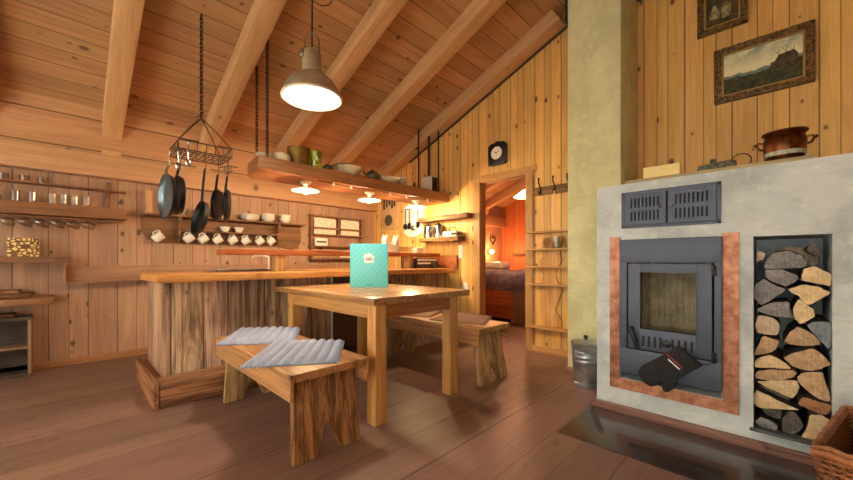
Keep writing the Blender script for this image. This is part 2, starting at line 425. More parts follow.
# ------------------------------------------------------------------ the setting
def zr(x): return 2.713+.3915*(x+3.338)          # rafter underside
def zc(x): return zr(x)+.17                       # ceiling boards
XK, YD = -4.83, 3.62
struct('floor', B(-5.0, 1.6, -2.3, 7.8, -.08, 0), M['floor'])
struct('ceiling', MB().prism([(-5.0, zc(-5.0)), (1.6, zc(1.6)), (1.6, zc(1.6)+.06), (-5.0, zc(-5.0)+.06)], 'y', -2.3, 7.8), M['ceil'])
struct('wall_left', MB().prism([(-4.95, 0), (XK, 0), (XK, zc(XK)), (-4.95, zc(-4.95))], 'y', -2.3, 7.8), M['wall_k'])
wb = MB()
DX0, DX1, DZ = -2.66, -1.95, 2.0
wb.prism([(XK, 0), (DX0, 0), (DX0, zc(DX0)), (XK, zc(XK))], 'y', YD, YD+.1)
wb.prism([(DX0, DZ), (DX1, DZ), (DX1, zc(DX1)), (DX0, zc(DX0))], 'y', YD, YD+.1)
wb.prism([(DX1, 0), (1.6, 0), (1.6, zc(1.6)), (DX1, zc(DX1))], 'y', YD, YD+.1)
struct('wall_back', wb, M['wall_d'])
struct('wall_far', MB().prism([(XK, 0), (-1.1, 0), (-1.1, zc(-1.1)), (XK, zc(XK))], 'y', 7.6, 7.7), M['bedwall'])
struct('wall_bedroom', MB().prism([(-1.2, 0), (-1.1, 0), (-1.1, zc(-1.1)), (-1.2, zc(-1.2))], 'y', YD+.1, 7.6), M['bedwall'])
struct('wall_right', MB().box(1.6, 1.7, -2.15, 3.72, 0, zc(1.6)), M['wall_r'])
wf = MB(); wins = ((-4.3, -1.9), (-1.1, 1.5))
wf.box(XK, 1.6, -2.15, -2.05, 0, .5)
xs = [XK, -4.3, -1.9, -1.1, 1.5, 1.6]
for i in (0, 2, 4): wf.box(xs[i], xs[i+1], -2.15, -2.05, .5, 2.2)
wf.prism([(XK, 2.2), (1.6, 2.2), (1.6, zc(1.6)), (XK, zc(XK))], 'y', -2.15, -2.05)
struct('wall_front', wf, M['wall_f'])
for i, (x0, x1) in enumerate(wins):
    m = MB()
    for a in (x0, (x0+x1)/2-.03, x1-.06): m.box(a, a+.06, -2.14, -2.09, .5, 2.2)
    for z in (.5, 2.14): m.box(x0, x1, -2.14, -2.09, z, z+.06)
    w = struct('window_%d' % (i+1), m, M['jamb'])
tr = 1
def rafter(y0, y1, xe, xt, bev):
    global tr
    th = math.atan(.3915); c, sn = math.cos(th), math.sin(th); ox, oz = -4.83, zr(-4.83)
    poly = [(-4.83, 2.045), (-4.72, 2.045), (-4.66, zr(-4.66)), (xe, zr(xe)), (xt, zc(xt)), (-4.83, zc(-4.83))]
    loc = [((x-ox)*c+(z-oz)*sn, -(x-ox)*sn+(z-oz)*c) for x, z in poly]
    o = struct('trim_%d' % tr, MB().prism(loc, 'y', -(y1-y0)/2, (y1-y0)/2, bev), M['rafter'])
    o.location = (ox, (y0+y1)/2, oz); o.rotation_euler = (0, -th, 0); tr += 1
for y in (.37, 1.165, 1.98, 2.77, -.43, -1.23): rafter(y-.145, y, 1.6, 1.6, .004)
rafter(3.44, 3.60, -1.52, -1.60, .008)
for y in (4.4, 5.2, 6.0, 6.8): rafter(y-.145, y, -1.2, -1.2, .004)
struct('trim_%d' % tr, B(-4.83, -4.70, -2.05, 3.62, 1.828, 2.045, .006), M['beam']); tr += 1        # wall plate
struct('trim_%d' % tr, B(-4.83, -4.70, 3.72, 7.6, 1.828, 2.045, .006), M['beam']); tr += 1
struct('trim_%d' % tr, MB().prism([(-4.83, 2.045), (-4.73, 2.045), (-4.50, zc(-4.50)+.002), (-4.83, zc(-4.83)+.002)], 'y', -2.05, 3.62), M['ceil']); tr += 1         # blocking between rafters
struct('trim_%d' % tr, B(-1.46, -.83, 3.42, 3.62, 3.34, 3.66, .01), M['dark_trim']); tr += 1       # added dark block; its colour stands in for shaded ceiling by the chimney
struct('trim_%d' % tr, MB().tube([(-3.9, 3.60, zr(-3.9)-.012), (-1.5, 3.60, zr(-1.5)-.012)], .012, 6), M['dark_trim']); tr += 1
struct('baseboard_left', B(-4.83, -4.805, -2.05, 3.62, 0, .065, .004), M['base'])
struct('baseboard_back', MB().box(-4.8, -2.71, 3.597, 3.62, 0, .07, .004).box(-1.90, -1.31, 3.597, 3.62, 0, .07, .004), M['basex'])
dm = MB()
dm.box(-2.71, -2.615, 3.60, 3.735, 0, 2.0, .004); dm.box(-1.985, -1.895, 3.60, 3.735, 0, 2.0, .004); dm.box(-2.615, -1.985, 3.612, 3.735, 1.975, 2.0, .003)
struct('door_1', dm, M['jamb'])
struct('trim_%d' % tr, B(-2.75, -1.86, 3.606, 3.62, 2.0, 2.06, .003), M['basex']); tr += 1

# ------------------------------------------------------------------ chimney and masonry heater
ch = thing('chimney', 'tall square plastered chimney pillar rising beside the doorway', 'chimney', (-1.085, 3.118, 0))
MB().prism([(-.22, .06), (.211, .06), (.211, zc(-.874)-.004), (-.22, zc(-1.305)-.004)], 'y', 0, .50, .008).build('shaft', M['plaster_green'], ch)
MB().box(-.235, .211, -.015, .50, 0, .06, .004).build('plinth', M['kick'], ch)

he = thing('masonry_heater', 'grey plastered masonry stove with black steel door, copper surround and wood niche', 'stove', (0, 0, 0))
HX0, HX1, HY0, HY1, HZ0, HZ1 = -.872, 1.25, 2.575, 3.60, .045, 1.507
xs = [HX0, -.72, -.205, -.075, .204, HX1]
NZ0, NZ1, SZ0, SZ1 = .105, 1.132, .225, 1.14
mb = MB()
def bx(a, b, z0, z1, y0=HY0, y1=HY1): mb.box(a, b, y0, y1, z0, z1)
bx(xs[0], xs[1], HZ0, HZ1); bx(xs[2], xs[3], HZ0, HZ1); bx(xs[4], xs[5], HZ0, HZ1)
bx(xs[1], xs[2], HZ0, SZ0); bx(xs[1], xs[2], SZ1, HZ1); bx(xs[1], xs[2], SZ0, SZ1, 3.2, HY1)
bx(xs[3], xs[4], HZ0, NZ0); bx(xs[3], xs[4], NZ1, HZ1); bx(xs[3], xs[4], NZ0, NZ1, 3.05, HY1)
bmesh.ops.remove_doubles(mb.bm, verts=mb.bm.verts[:], dist=1e-5)
body = mb.build('masonry_body', M['plaster'], he)
# copper surround: left, right and bottom strips mitred, leaning inwards
cp = MB()
yo, yi = 2.566, 2.572
def quad(p, d=.004):
    b = bmesh.new(); A = [b.verts.new(q) for q in p]; Bv = [b.verts.new((q[0], q[1]+d, q[2])) for q in p]
    b.faces.new(A); b.faces.new(Bv[::-1])
    for k in range(4): b.faces.new((A[k], Bv[k], Bv[(k+1) % 4], A[(k+1) % 4]))
    bmesh.ops.recalc_face_normals(b, faces=b.faces[:]); cp._merge(b)
ox0, ox1, oz0, oz1 = -.787, -.132, .155, 1.158; ix0, ix1, iz0 = -.722, -.203, .223
quad([(ox0, yo, oz0), (ox0, yo, oz1), (ix0, yi, oz1), (ix0, yi, iz0)])
quad([(ox1, yo, oz1), (ox1, yo, oz0), (ix1, yi, iz0), (ix1, yi, oz1)])
quad([(ox1, yo, oz0), (ox0, yo, oz0), (ix0, yi, iz0), (ix1, yi, iz0)])
cp.build('copper_surround', M['copper'], he)
# steel stove front
sf = MB()
sx0, sx1, sz0, sz1 = -.722, -.203, .268, 1.138
sf.box(sx0, sx1, 2.545, 2.60, .99, sz1, .003); sf.box(sx0, sx1, 2.545, 2.60, sz0, .432, .003)
sf.box(sx0, -.678, 2.545, 2.60, .432, .99, .003); sf.box(-.236, sx1, 2.545, 2.60, .432, .99, .003)
front = sf.build('stove_front', M['stove'], he)
dr = MB()
gx0, gx1, gz0, gz1 = -.602, -.318, .570, .928
dr.box(-.672, gx0, 2.552, 2.60, .438, .984, .003); dr.box(gx1, -.246, 2.552, 2.60, .438, .984, .003)
dr.box(gx0, gx1, 2.552, 2.60, gz1, .984, .003); dr.box(gx0, gx1, 2.552, 2.60, .438, gz0, .003)
dr.box(gx0-.008, gx0, 2.546, 2.56, gz0-.008, gz1+.008); dr.box(gx1, gx1+.008, 2.546, 2.56, gz0-.008, gz1+.008)
dr.box(gx0, gx1, 2.546, 2.56, gz1, gz1+.008); dr.box(gx0, gx1, 2.546, 2.56, gz0-.008, gz0)
door = dr.build('stove_door', M['stove'], he)
MB().box(gx0, gx1, 2.566, 2.571, gz0, gz1).build('glass_pane', M['stove_glass'], door)
MB().tube([(-.652, 2.54, .57), (-.652, 2.53, .565), (-.63, 2.525, .50), (-.612, 2.528, .443)], [.012, .014, .012, .010], 10).box(-.668, -.640, 2.535, 2.556, .555, .585, .004).build('handle', M['black'], door)
for i in range(9):
    if i == 4: continue
    x = -.586+.031*i; B(x-.007, x+.007, 2.5495, 2.556, .462, .528, .003).build('air_slot', M['stove_dark'], door)
MB().lathe([(0, 0), (.022, 0), (.024, .006), (.012, .012), (0, .012)], (-.462, 2.552, .495), 18, Euler((PI/2, 0, 0)).to_matrix().to_4x4()).build('air_knob', M['black'], door)
for z in (.455, .945):
    MB().box(-.250, -.222, 2.538, 2.555, z-.028, z+.028, .003).tube([(-.236, 2.535, z-.03), (-.236, 2.535, z+.03)], .008, 8).build('hinge', M['black'], front)
fb = MB()
fb.box(-.66, -.26, 2.98, 3.00, .45, .99); fb.box(-.66, -.64, 2.61, 2.98, .45, .99); fb.box(-.28, -.26, 2.61, 2.98, .45, .99)
fb.box(-.66, -.26, 2.61, 3.0, .50, .53); fb.box(-.64, -.28, 2.62, 2.98, .955, .975)
for i in range(9): fb.box(-.60+.036*i, -.585+.036*i, 2.965, 2.98, .56, .90)
for i in range(7): fb.box(-.60+.045*i, -.58+.045*i, 2.962, 2.966, .70, .72)
fb.build('firebox', M['firebox'], he)
# ventilation grille with two slotted panels
vg = MB()
vx0, vx1, vz0, vz1 = -.716, -.207, 1.213, 1.449
vg.box(vx0, vx1, 2.566, 2.578, vz0, vz0+.018, .002); vg.box(vx0, vx1, 2.566, 2.578, vz1-.018, vz1, .002)
vg.box(vx0, vx0+.02, 2.566, 2.578, vz0, vz1, .002); vg.box(vx1-.02, vx1, 2.566, 2.578, vz0, vz1, .002)
grille = vg.build('vent_grille', M['stove'], he)
MB().box(vx0+.01, vx1-.01, 2.5735, 2.5745, vz0+.01, vz1-.01).build('grille_backing', M['stove_dark'], grille)
for x0, x1 in ((vx0+.022, -.468), (-.456, vx1-.022)):
    p = MB(); n = 8; w = (x1-x0-.06)/n
    zt = [vz0+.020, vz0+.045, (vz0+vz1)/2-.012, (vz0+vz1)/2+.012, vz1-.045, vz1-.020]
    for a, b in ((zt[0], zt[1]), (zt[2], zt[3]), (zt[4], zt[5])): p.box(x0, x1, 2.562, 2.5725, a, b)
    for a, b in ((zt[1], zt[2]), (zt[3], zt[4])):
        for i in range(n+1):
            c = x0+.03+w*i; p.box(c-w*.27 if i else x0, c+w*.27 if i < n else x1, 2.562, 2.5725, a, b)
    pn = p.build('vent_panel', M['stove'], grille)
    kx = x1-.028 if x0 < -.6 else x0+.02
    MB().ball((kx, 2.556, (vz0+vz1)/2+.005), .010).build('knob', M['steel'], pn)
MB().box(-.885, -.03, 2.535, 2.60, 0, .046, .004).build('kick_board', M['kick'], he)
k2 = MB(); k2.box(-.03, 1.25, 2.54, 2.60, 0, .024, .003); k2.box(-.03, 1.25, 2.55, 2.60, .024, .046, .003)
k2.build('kick_moulding', M['kick'], he)
MB().box(-.090, .215, 2.556, 2.70, .093, .107, .003).build('niche_sill', M['stone'], he)
MB().box(-.72, .150, 2.665, 3.30, 1.507, 1.545, .004).build('mantel_board', wood('mantel_wood', '#b5a47c', '#8f7f5c', 'x', knots=.2), he)
tag(B(-.895, .75, 2.0, 2.532, 0, .006, .002).build('hearth_plate', M['plate']), 'dark glossy floor plate in front of the plastered stove', 'hearth plate')

# firewood
LOGS = [
    ('gray', [(-0.035, 0.959), (-0.023, 1.010), (0.004, 1.045), (0.059, 1.055), (0.105, 1.028), (0.123, 0.998), (0.121, 0.972), (0.074, 0.963), (0.032, 0.959)]),
    ('bark', [(0.007, 1.052), (0.053, 1.076), (0.105, 1.070), (0.126, 1.039), (0.166, 1.016), (0.160, 0.981), (0.128, 0.981), (0.110, 1.030), (0.059, 1.061)]),
    ('dark', [(0.123, 1.067), (0.148, 1.094), (0.165, 1.060), (0.168, 1.024), (0.146, 1.030), (0.128, 1.045)]),
    ('pale', [(-0.063, 1.042), (-0.052, 1.057), (-0.026, 1.037), (-0.036, 1.010), (-0.061, 0.998)]),
    ('gray', [(-0.032, 0.953), (0.037, 0.954), (0.092, 0.923), (0.085, 0.900), (0.053, 0.869), (0.010, 0.884), (-0.023, 0.908)]),
    ('light', [(0.104, 0.927), (0.111, 0.959), (0.146, 0.974), (0.204, 0.937), (0.199, 0.877), (0.150, 0.890), (0.106, 0.903)]),
    ('gray', [(-0.077, 0.834), (-0.065, 0.873), (-0.035, 0.904), (-0.007, 0.879), (0.045, 0.853), (0.034, 0.832), (0.010, 0.812), (-0.007, 0.792), (-0.046, 0.762), (-0.072, 0.798)]),
    ('light', [(0.053, 0.853), (0.110, 0.880), (0.160, 0.872), (0.204, 0.844), (0.131, 0.778), (0.106, 0.800), (0.095, 0.822)]),
    ('gray', [(-0.063, 0.739), (-0.007, 0.777), (0.059, 0.790), (0.064, 0.705), (0.004, 0.708), (-0.046, 0.724)]),
    ('light', [(0.074, 0.752), (0.095, 0.805), (0.126, 0.773), (0.145, 0.757), (0.150, 0.722), (0.100, 0.676), (0.080, 0.707)]),
    ('pale', [(-0.069, 0.646), (-0.058, 0.706), (-0.001, 0.699), (0.026, 0.662), (0.015, 0.609), (-0.058, 0.610)]),
    ('blue', [(0.122, 0.675), (0.141, 0.695), (0.204, 0.699), (0.206, 0.621), (0.194, 0.569), (0.172, 0.601), (0.152, 0.630)]),
    ('tan', [(0.041, 0.576), (0.064, 0.632), (0.090, 0.662), (0.150, 0.624), (0.169, 0.584), (0.110, 0.567), (0.059, 0.569)]),
    ('tan', [(-0.074, 0.494), (-0.040, 0.600), (0.025, 0.580), (0.010, 0.533), (-0.029, 0.504), (-0.058, 0.491)]),
    ('light', [(-0.071, 0.453), (-0.046, 0.484), (-0.012, 0.502), (0.024, 0.486), (0.065, 0.448), (0.043, 0.441), (-0.001, 0.438), (-0.065, 0.425)]),
    ('tan', [(0.041, 0.495), (0.074, 0.526), (0.141, 0.562), (0.180, 0.528), (0.200, 0.493), (0.160, 0.461), (0.121, 0.448), (0.074, 0.459)]),
    ('tan', [(-0.068, 0.382), (-0.057, 0.407), (-0.012, 0.424), (0.074, 0.438), (0.084, 0.426), (0.074, 0.403), (0.037, 0.380), (-0.012, 0.366), (-0.062, 0.365)]),
    ('tan', [(0.088, 0.402), (0.105, 0.430), (0.175, 0.449), (0.182, 0.402), (0.205, 0.312), (0.160, 0.315), (0.105, 0.365)]),
    ('light', [(-0.065, 0.345), (-0.007, 0.362), (0.087, 0.385), (0.095, 0.351), (0.072, 0.290), (0.043, 0.298), (-0.018, 0.321)]),
    ('bark', [(-0.061, 0.316), (-0.018, 0.316), (0.070, 0.285), (0.059, 0.264), (-0.017, 0.292)]),
    ('light', [(-0.075, 0.277), (-0.063, 0.302), (-0.018, 0.287), (0.048, 0.259), (0.096, 0.243), (0.026, 0.228), (-0.046, 0.211), (-0.072, 0.229)]),
    ('red', [(0.091, 0.272), (0.111, 0.313), (0.204, 0.298), (0.199, 0.271), (0.182, 0.244), (0.131, 0.255)]),
    ('dark', [(-0.039, 0.193), (0.004, 0.216), (0.033, 0.206), (0.030, 0.157), (0.004, 0.153), (-0.032, 0.165)]),
    ('gray', [(-0.069, 0.124), (-0.046, 0.159), (-0.012, 0.152), (0.018, 0.133), (0.013, 0.104), (-0.035, 0.102)]),
    ('dark', [(0.036, 0.177), (0.059, 0.220), (0.082, 0.220), (0.109, 0.170), (0.100, 0.138), (0.059, 0.090), (0.038, 0.101)]),
    ('light', [(0.099, 0.095), (0.121, 0.151), (0.132, 0.227), (0.170, 0.239), (0.199, 0.220), (0.205, 0.172), (0.189, 0.131), (0.146, 0.099)]),
]
LL = ['grey split log with a long crack, at the very top of the niche stack', 'bark-covered log arching behind the topmost grey log', 'dark log end poking up at the top right of the niche',
 'small pale log end at the top left of the niche', 'grey log directly under the cracked topmost log', 'squarish yellow log high on the right side of the niche', 'large round grey log at the upper left of the stack',
 'fan-shaped light wedge just below the squarish yellow log', 'grey pointed wedge below the large round grey log', 'light rounded wedge in the middle, pointing right under the fan-shaped one', 'pale block on the left, below the grey pointed wedge',
 'bluish grey log at the right edge, halfway down', 'triangular tan log beside the bluish grey log', 'quarter-round tan log at the left, below the pale block', 'light flat-bottomed log under the quarter-round one on the left',
 'wide tan lens-shaped log on the right, below the triangular one', 'long flat tan log on the left, third row above the spotted yellow one', 'tan wedge narrowing to the lower right corner of the stack', 'yellow wedge tapering left, above the strip of bark',
 'narrow strip of bark between the two yellow logs lower left', 'long spotted yellow log at the lower left', 'reddish brown block at the lower right', 'dark log tucked in the bottom left corner behind another',
 'small grey oval log at the bottom left of the niche', 'round dark grey log in the middle of the bottom row', 'big light round log at the bottom right of the niche']
for (kind, pts), lab in zip(LOGS, LL):
    cx = sum(p[0] for p in pts)/len(pts); cz = sum(p[1] for p in pts)/len(pts)
    pts = [(min(max(p[0], -.073), .202), p[1]) for p in pts]
    yf = 2.60+rng.uniform(0, .035)+(.05 if kind in ('bark',) or 'tucked' in lab or 'very top' in lab else 0)
    # densify and round the outline, then push the end face slightly out of flat
    P = []
    for a, b in zip(pts, pts[1:]+pts[:1]):
        P += [((a[0]*.88+b[0]*.12-cx)*1.06, (a[1]*.88+b[1]*.12-cz)*1.06), ((a[0]*.5+b[0]*.5-cx)*1.06+rng.uniform(-.003, .003), (a[1]*.5+b[1]*.5-cz)*1.06+rng.uniform(-.003, .003)), ((a[0]*.12+b[0]*.88-cx)*1.06, (a[1]*.12+b[1]*.88-cz)*1.06)]
    b = bmesh.new(); n = len(P); L = rng.uniform(.30, .36)
    rows = [[b.verts.new((p[0]*s, y, p[1]*s)) for p in P] for s, y in ((.97, 0), (1, .006), (1.0, L*.5), (.96, L))]
    f0 = b.faces.new(rows[0]); f1 = b.faces.new(rows[-1][::-1])
    for A, Bq in zip(rows, rows[1:]):
        for k in range(n): b.faces.new((A[k], A[(k+1) % n], Bq[(k+1) % n], Bq[k]))
    bmesh.ops.recalc_face_normals(b, faces=b.faces[:])
    m = MB(); me = bpy.data.meshes.new('tmp'); f0.material_index = 1; f1.material_index = 1
    b.to_mesh(me); b.free(); m.bm.from_mesh(me); bpy.data.meshes.remove(me)
    o = m.build('firewood_log', [M['bark'], M['cut_'+kind]], None, (cx, yf, cz))
    tag(o, lab, 'firewood', 'split logs stacked in the stove niche')

# oven glove hanging on the stove door
gl = [(-.602, .31), (-.583, .348), (-.444, .456), (-.405, .504), (-.376, .494), (-.326, .447), (-.282, .411), (-.334, .369), (-.392, .315), (-.418, .252), (-.444, .219), (-.471, .222), (-.474, .249), (-.464, .280), (-.498, .248), (-.535, .233), (-.583, .254)]
g0 = thing('oven_glove', 'black oven mitt with a red and white print hanging on the stove front', 'oven glove', (-.45, 2.50, .36))
pp = [(x+.45, z-.36) for x, z in gl]
MB().prism(pp, 'y', -.022, .022, .014).build('mitt', M['gloveM'], g0)
ang = math.atan2(.315-.43, -.36+.447)
mm = at((.03, -.0235, .055), (0, .72, 0))
MB().box(-.060, .060, -.001, .001, .006, .011, mat=mm).build('red_print', M['red'], g0)
MB().box(-.020, .055, -.001, .001, -.012, -.005, mat=mm).build('white_print', M['offwhite'], g0)
MB().tube([(.15, 0, .055), (.19, .01, .058), (.225, .03, .085)], .003, 6).build('hanging_loop', M['black'], g0)

# things on top of the heater
tag(B(-.62, -.42, 2.70, 2.78, 1.545, 1.622, .002).build('yellow_block', M['yellowblock']), 'pale yellow rectangular block standing on the left end of the mantel', 'block')
ir = thing('box_iron', 'old mottled metal box with a wire ring handle lying on the mantel', 'antique box', (-.245, 2.80, 1.545), 0)
MB().prism([(-.10, 0), (.09, 0), (.09, .055), (.06, .062), (-.09, .05)], 'y', -.03, .03, .004).build('box_body', M['tin'], ir)
MB().box(-.035, -.005, -.012, .012, .055, .085, .004).build('top_catch', M['tin'], ir)
MB().tube([(.08+.045*math.cos(t)+.03, 0, .05+.042*math.sin(t)) for t in [2*PI*k/18 for k in range(18)]], .003, 6, True).build('ring_handle', M['iron'], ir)
MB().tube([(-.09, 0, .016), (-.125, 0, .016)], .010, 8).build('spout', M['iron'], ir)
cpn = thing('copper_pot', 'squat copper pot with two side handles standing on the mantel', 'pot', (.045, 2.78, 1.545))
MB().lathe([(0, .002), (.070, 0), (.076, .006), (.085, .05), (.088, .11), (.083, .135), (.078, .142), (.083, .150), (.093, .160), (.093, .166), (.086, .166), (.076, .145), (.076, .02), (0, .014)], seg=36).build('pot_body', M['copperpot'], cpn)
MB().lathe([(.0815, .032), (.0830, .032), (.0858, .054), (.0843, .054)], seg=36).build('painted_band', M['potband'], cpn)
for s in (-1, 1):
    MB().tube([(s*.083, 0, .085), (s*.102, 0, .092), (s*.112, 0, .112), (s*.105, 0, .128), (s*.082, 0, .122)], .0065, 8).ball((s*.118, 0, .118), .009).build('handle', M['copperpot'], cpn)

# pictures on the hearth wall
def picture(name, label, x0, x1, z0, z1, canvas, fw):
    t = thing(name, label, 'painting', ((x0+x1)/2, YD, (z0+z1)/2)); w, h = (x1-x0)/2, (z1-z0)/2
    m = MB()
    for k, (d, e, y0, y1) in enumerate(((0, fw*.45, -.045, 0), (fw*.4, fw*.8, -.034, 0))):
        m.mi = 0
        m.box(-w+d, w-d, y0, y1, h-e, h-d, .005).box(-w+d, w-d, y0, y1, -h+d, -h+e, .005).box(-w+d, -w+e, y0, y1, -h+d, h-d, .005).box(w-e, w-d, y0, y1, -h+d, h-d, .005)
    nx = int(w/.022); nz = int(h/.022)
    for i in range(-nx, nx+1):
        for s in (-1, 1): m.ball((i*.022, -.044, s*(h-fw*.24)), .006, (1.3, .8, 1), 6, 4)
    for i in range(-nz, nz+1):
        for s in (-1, 1): m.ball((s*(w-fw*.24), -.044, i*.022), .006, (1, .8, 1.3), 6, 4)
    fr = m.build('frame', M['gilt'], t)
    e = MB(); a = fw*.78; b2 = fw
    e.box(-w+a, w-a, -.028, -.004, h-b2, h-a, .002).box(-w+a, w-a, -.028, -.004, -h+a, -h+b2, .002).box(-w+a, -w+b2, -.028, -.004, -h+a, h-a, .002).box(w-b2, w-a, -.028, -.004, -h+a, h-a, .002)
    e.build('gilt_slip', M['gilt2'], fr)
    MB().box(-w+b2*.95, w-b2*.95, -.018, -.004, -h+b2*.95, h-b2*.95).build('canvas', canvas, t)
    return t
p1 = picture('landscape_painting', 'wide framed landscape painting with cloudy sky and a dark farmhouse', -.333, .207, 2.238, 2.658, M['landscape'], .058)
hp = MB(); hp.prism([(.05, -.05), (.19, -.045), (.19, .02), (.17, .055), (.095, .045), (.07, .005), (.05, .0)], 'y', -.0195, -.0175)
for x, z in ((.09, .085), (.13, .095), (.165, .08)): hp.tube([(x, -.0185, .03), (x+.005, -.0185, z)], .0015, 5).tube([(x, -.0185, .05), (x-.018, -.0185, z-.005)], .0011, 5)
hp.build('painted_farmhouse', M['house_paint'], p1)
p2 = picture('still_life_painting', 'dark still life painting in a carved frame, hanging above the landscape', -.44, -.135, 2.812, 3.19, M['stilldark'], .055)
MB().prism([(-.07, -.08), (-.02, -.08), (-.01, -.04), (-.03, .0), (-.035, .03), (-.055, .03), (-.06, .0), (-.08, -.04)], 'y', -.020, -.0175).prism([(.0, -.09), (.05, -.09), (.055, .01), (.02, .03), (-.002, .01)], 'y', -.020, -.0175).build('painted_jug', M['pale_paint'], p2)

# bin between heater and chimney
bn = thing('ash_bin', 'small round galvanised bin between the chimney and the stove', 'bin', (-1.075, 2.92, 0))
MB().lathe([(0, .004), (.088, 0), (.094, .004), (.094, .03), (.090, .034), (.098, .20), (.101, .205), (.099, .21), (.101, .235), (.104, .24), (.102, .245), (.106, .33), (.110, .336), (.106, .342), (.095, .33), (.085, .02), (0, .02)], seg=36).build('bin_body', M['zinc'], bn)
ld = MB().lathe([(.112, .336), (.114, .345), (.10, .356), (.03, .366), (0, .368)], seg=36).build('lid', M['zinc'], bn)
MB().lathe([(0, .365), (.012, .366), (.010, .378), (.018, .388), (.018, .398), (.008, .404), (0, .404)], seg=16).build('lid_knob', M['black'], ld)
for s in (-1, 1):
    MB().tube([(-.04, s*.098, .29), (-.035, s*.12, .285), (.035, s*.12, .285), (.04, s*.098, .29)], .005, 6).build('side_handle', M['zinc'], bn)

# wicker basket at the right edge
bk = thing('wicker_basket', 'brown wicker basket holding kindling and paper in front of the stove niche', 'basket', (.425, 2.09, .006), -.21)
mb = MB()
def rect_ring(w, d, z): return [(-w, -d, z), (w, -d, z), (w, d, z), (-w, d, z)]
w0, d0, w1, d1, hh = .22, .25, .26, .30, .32
mb.box(-w0, w0, -d0, d0, .004, .02)
for k in range(4):
    a = rect_ring(w0, d0, .0)[k], rect_ring(w0, d0, .0)[(k+1) % 4]; b_ = rect_ring(w1, d1, hh)[k], rect_ring(w1, d1, hh)[(k+1) % 4]
    b = bmesh.new(); vs_ = [b.verts.new(q) for q in (a[0], a[1], b_[1], b_[0])]; f = b.faces.new(vs_)
    ctr = Vector((0, 0, .15)); 
    bmesh.ops.solidify(b, geom=b.faces[:], thickness=.006); bmesh.ops.recalc_face_normals(b, faces=b.faces[:]); mb._merge(b)
mb.build('woven_wall', M['wicker'], bk)
st = MB()
for k in range(4):
    A0, A1 = [Vector(q) for q in (rect_ring(w0+.004, d0+.004, .0)[k], rect_ring(w0+.004, d0+.004, .0)[(k+1) % 4])]; B0, B1 = [Vector(q) for q in (rect_ring(w1+.004, d1+.004, hh)[k], rect_ring(w1+.004, d1+.004, hh)[(k+1) % 4])]
    for i in range(17): st.tube([A0.lerp(A1, i/16), B0.lerp(B1, i/16)], .004, 5)
    for j in range(1, 16):
        t = j/16; p, q = A0.lerp(B0, t), A1.lerp(B1, t); nrm = (q-p).cross(Vector((0, 0, 1))).normalized()
        st.tube([p.lerp(q, i/32)+nrm*(.005*(1 if (i+j) % 2 else -.3)) for i in range(33)], .0038, 5)
st.build('cane_stakes', M['cane'], bk)
rim = MB()
for dz, r in ((0, .013), (.02, .010)):
    pts = []
    R4 = [Vector(q) for q in rect_ring(w1+.004, d1+.004, hh+dz)]
    for k in range(4): pts += [R4[k].lerp(R4[(k+1) % 4], i/14) + Vector((0, 0, .004*(1 if i % 2 else -1))) for i in range(14)]
    rim.tube(pts, r, 7, True)
rim.build('braided_rim', M['cane'], bk)
def crumpled(name, w, d, z, amp, mat, label, cat, loc, rz, n=10, seed=1):
    r = random.Random(seed); b = bmesh.new()
    g = [[b.verts.new((-w+2*w*i/n, -d+2*d*j/n, z+r.uniform(-amp, amp))) for j in range(n+1)] for i in range(n+1)]
    for i in range(n):
        for j in range(n): b.faces.new((g[i][j], g[i+1][j], g[i+1][j+1], g[i][j+1]))
    bmesh.ops.solidify(b, geom=b.faces[:], thickness=.004)
    m = MB(); m._merge(b); return tag(m.build(name, mat, None, loc, 20), label, cat)
o = crumpled('crumpled_paper', .16, .14, 0, .018, M['paper'], 'crumpled white paper lying inside the wicker basket', 'paper', (.36, 1.99, .25), 0, seed=4); o.rotation_euler = (0, 0, .2)
for i, (x, y, r_) in enumerate(((.30, 2.24, .9), (.36, 2.33, .5), (.44, 2.30, .2), (.28, 2.34, 1.2))):
    o = MB().prism([(-.11, -.02), (.10, -.028), (.12, .01), (.02, .03), (-.10, .022)], 'z', 0, .02, .003).build('kindling_piece', M['paper2'], None, (x+.02, y-.06, .24+.024*i)); o.rotation_euler = (rng.uniform(-.2, .2), -.18, r_)
    tag(o, 'reddish brown sliver of kindling, %s of the little pile in the wicker basket' % ('lowest', 'second', 'third', 'topmost')[i], 'kindling', 'kindling in the wicker basket')

# ------------------------------------------------------------------ dining table, benches
tb = thing('dining_table', 'oak dining table with thick square legs in the middle of the room', 'table', (-2.39, 1.705, 0))
TW, TD = .73, .457
MB().box(-TW, TW, -TD, TD, .735, .78, .004).build('tabletop', M['oak_x'], tb)
for sx in (-1, 1):
    for sy in (-1, 1):
        x, y = (TW-.085 if sx > 0 else -.475), sy*(TD-.042-.045) if sy < 0 else sy*(TD-.105-.03)
        MB().box(x-.043, x+.043, y-.043, y+.043, 0, .735, .004).build('leg', M['oak_leg'], tb)
ya, yb = -(TD-.05), TD-.105
MB().box(-.432, TW-.13, ya, ya+.03, .645, .735, .002).build('apron', M['oak_ap'], tb)
MB().box(-.432, TW-.13, yb-.03, yb, .645, .735, .002).build('apron', M['oak_ap'], tb)
for s in (-.49, TW-.065): MB().box(s-.015, s+.015, ya+.08, yb-.075, .645, .735, .002).build('apron', M['oak_apy'], tb)

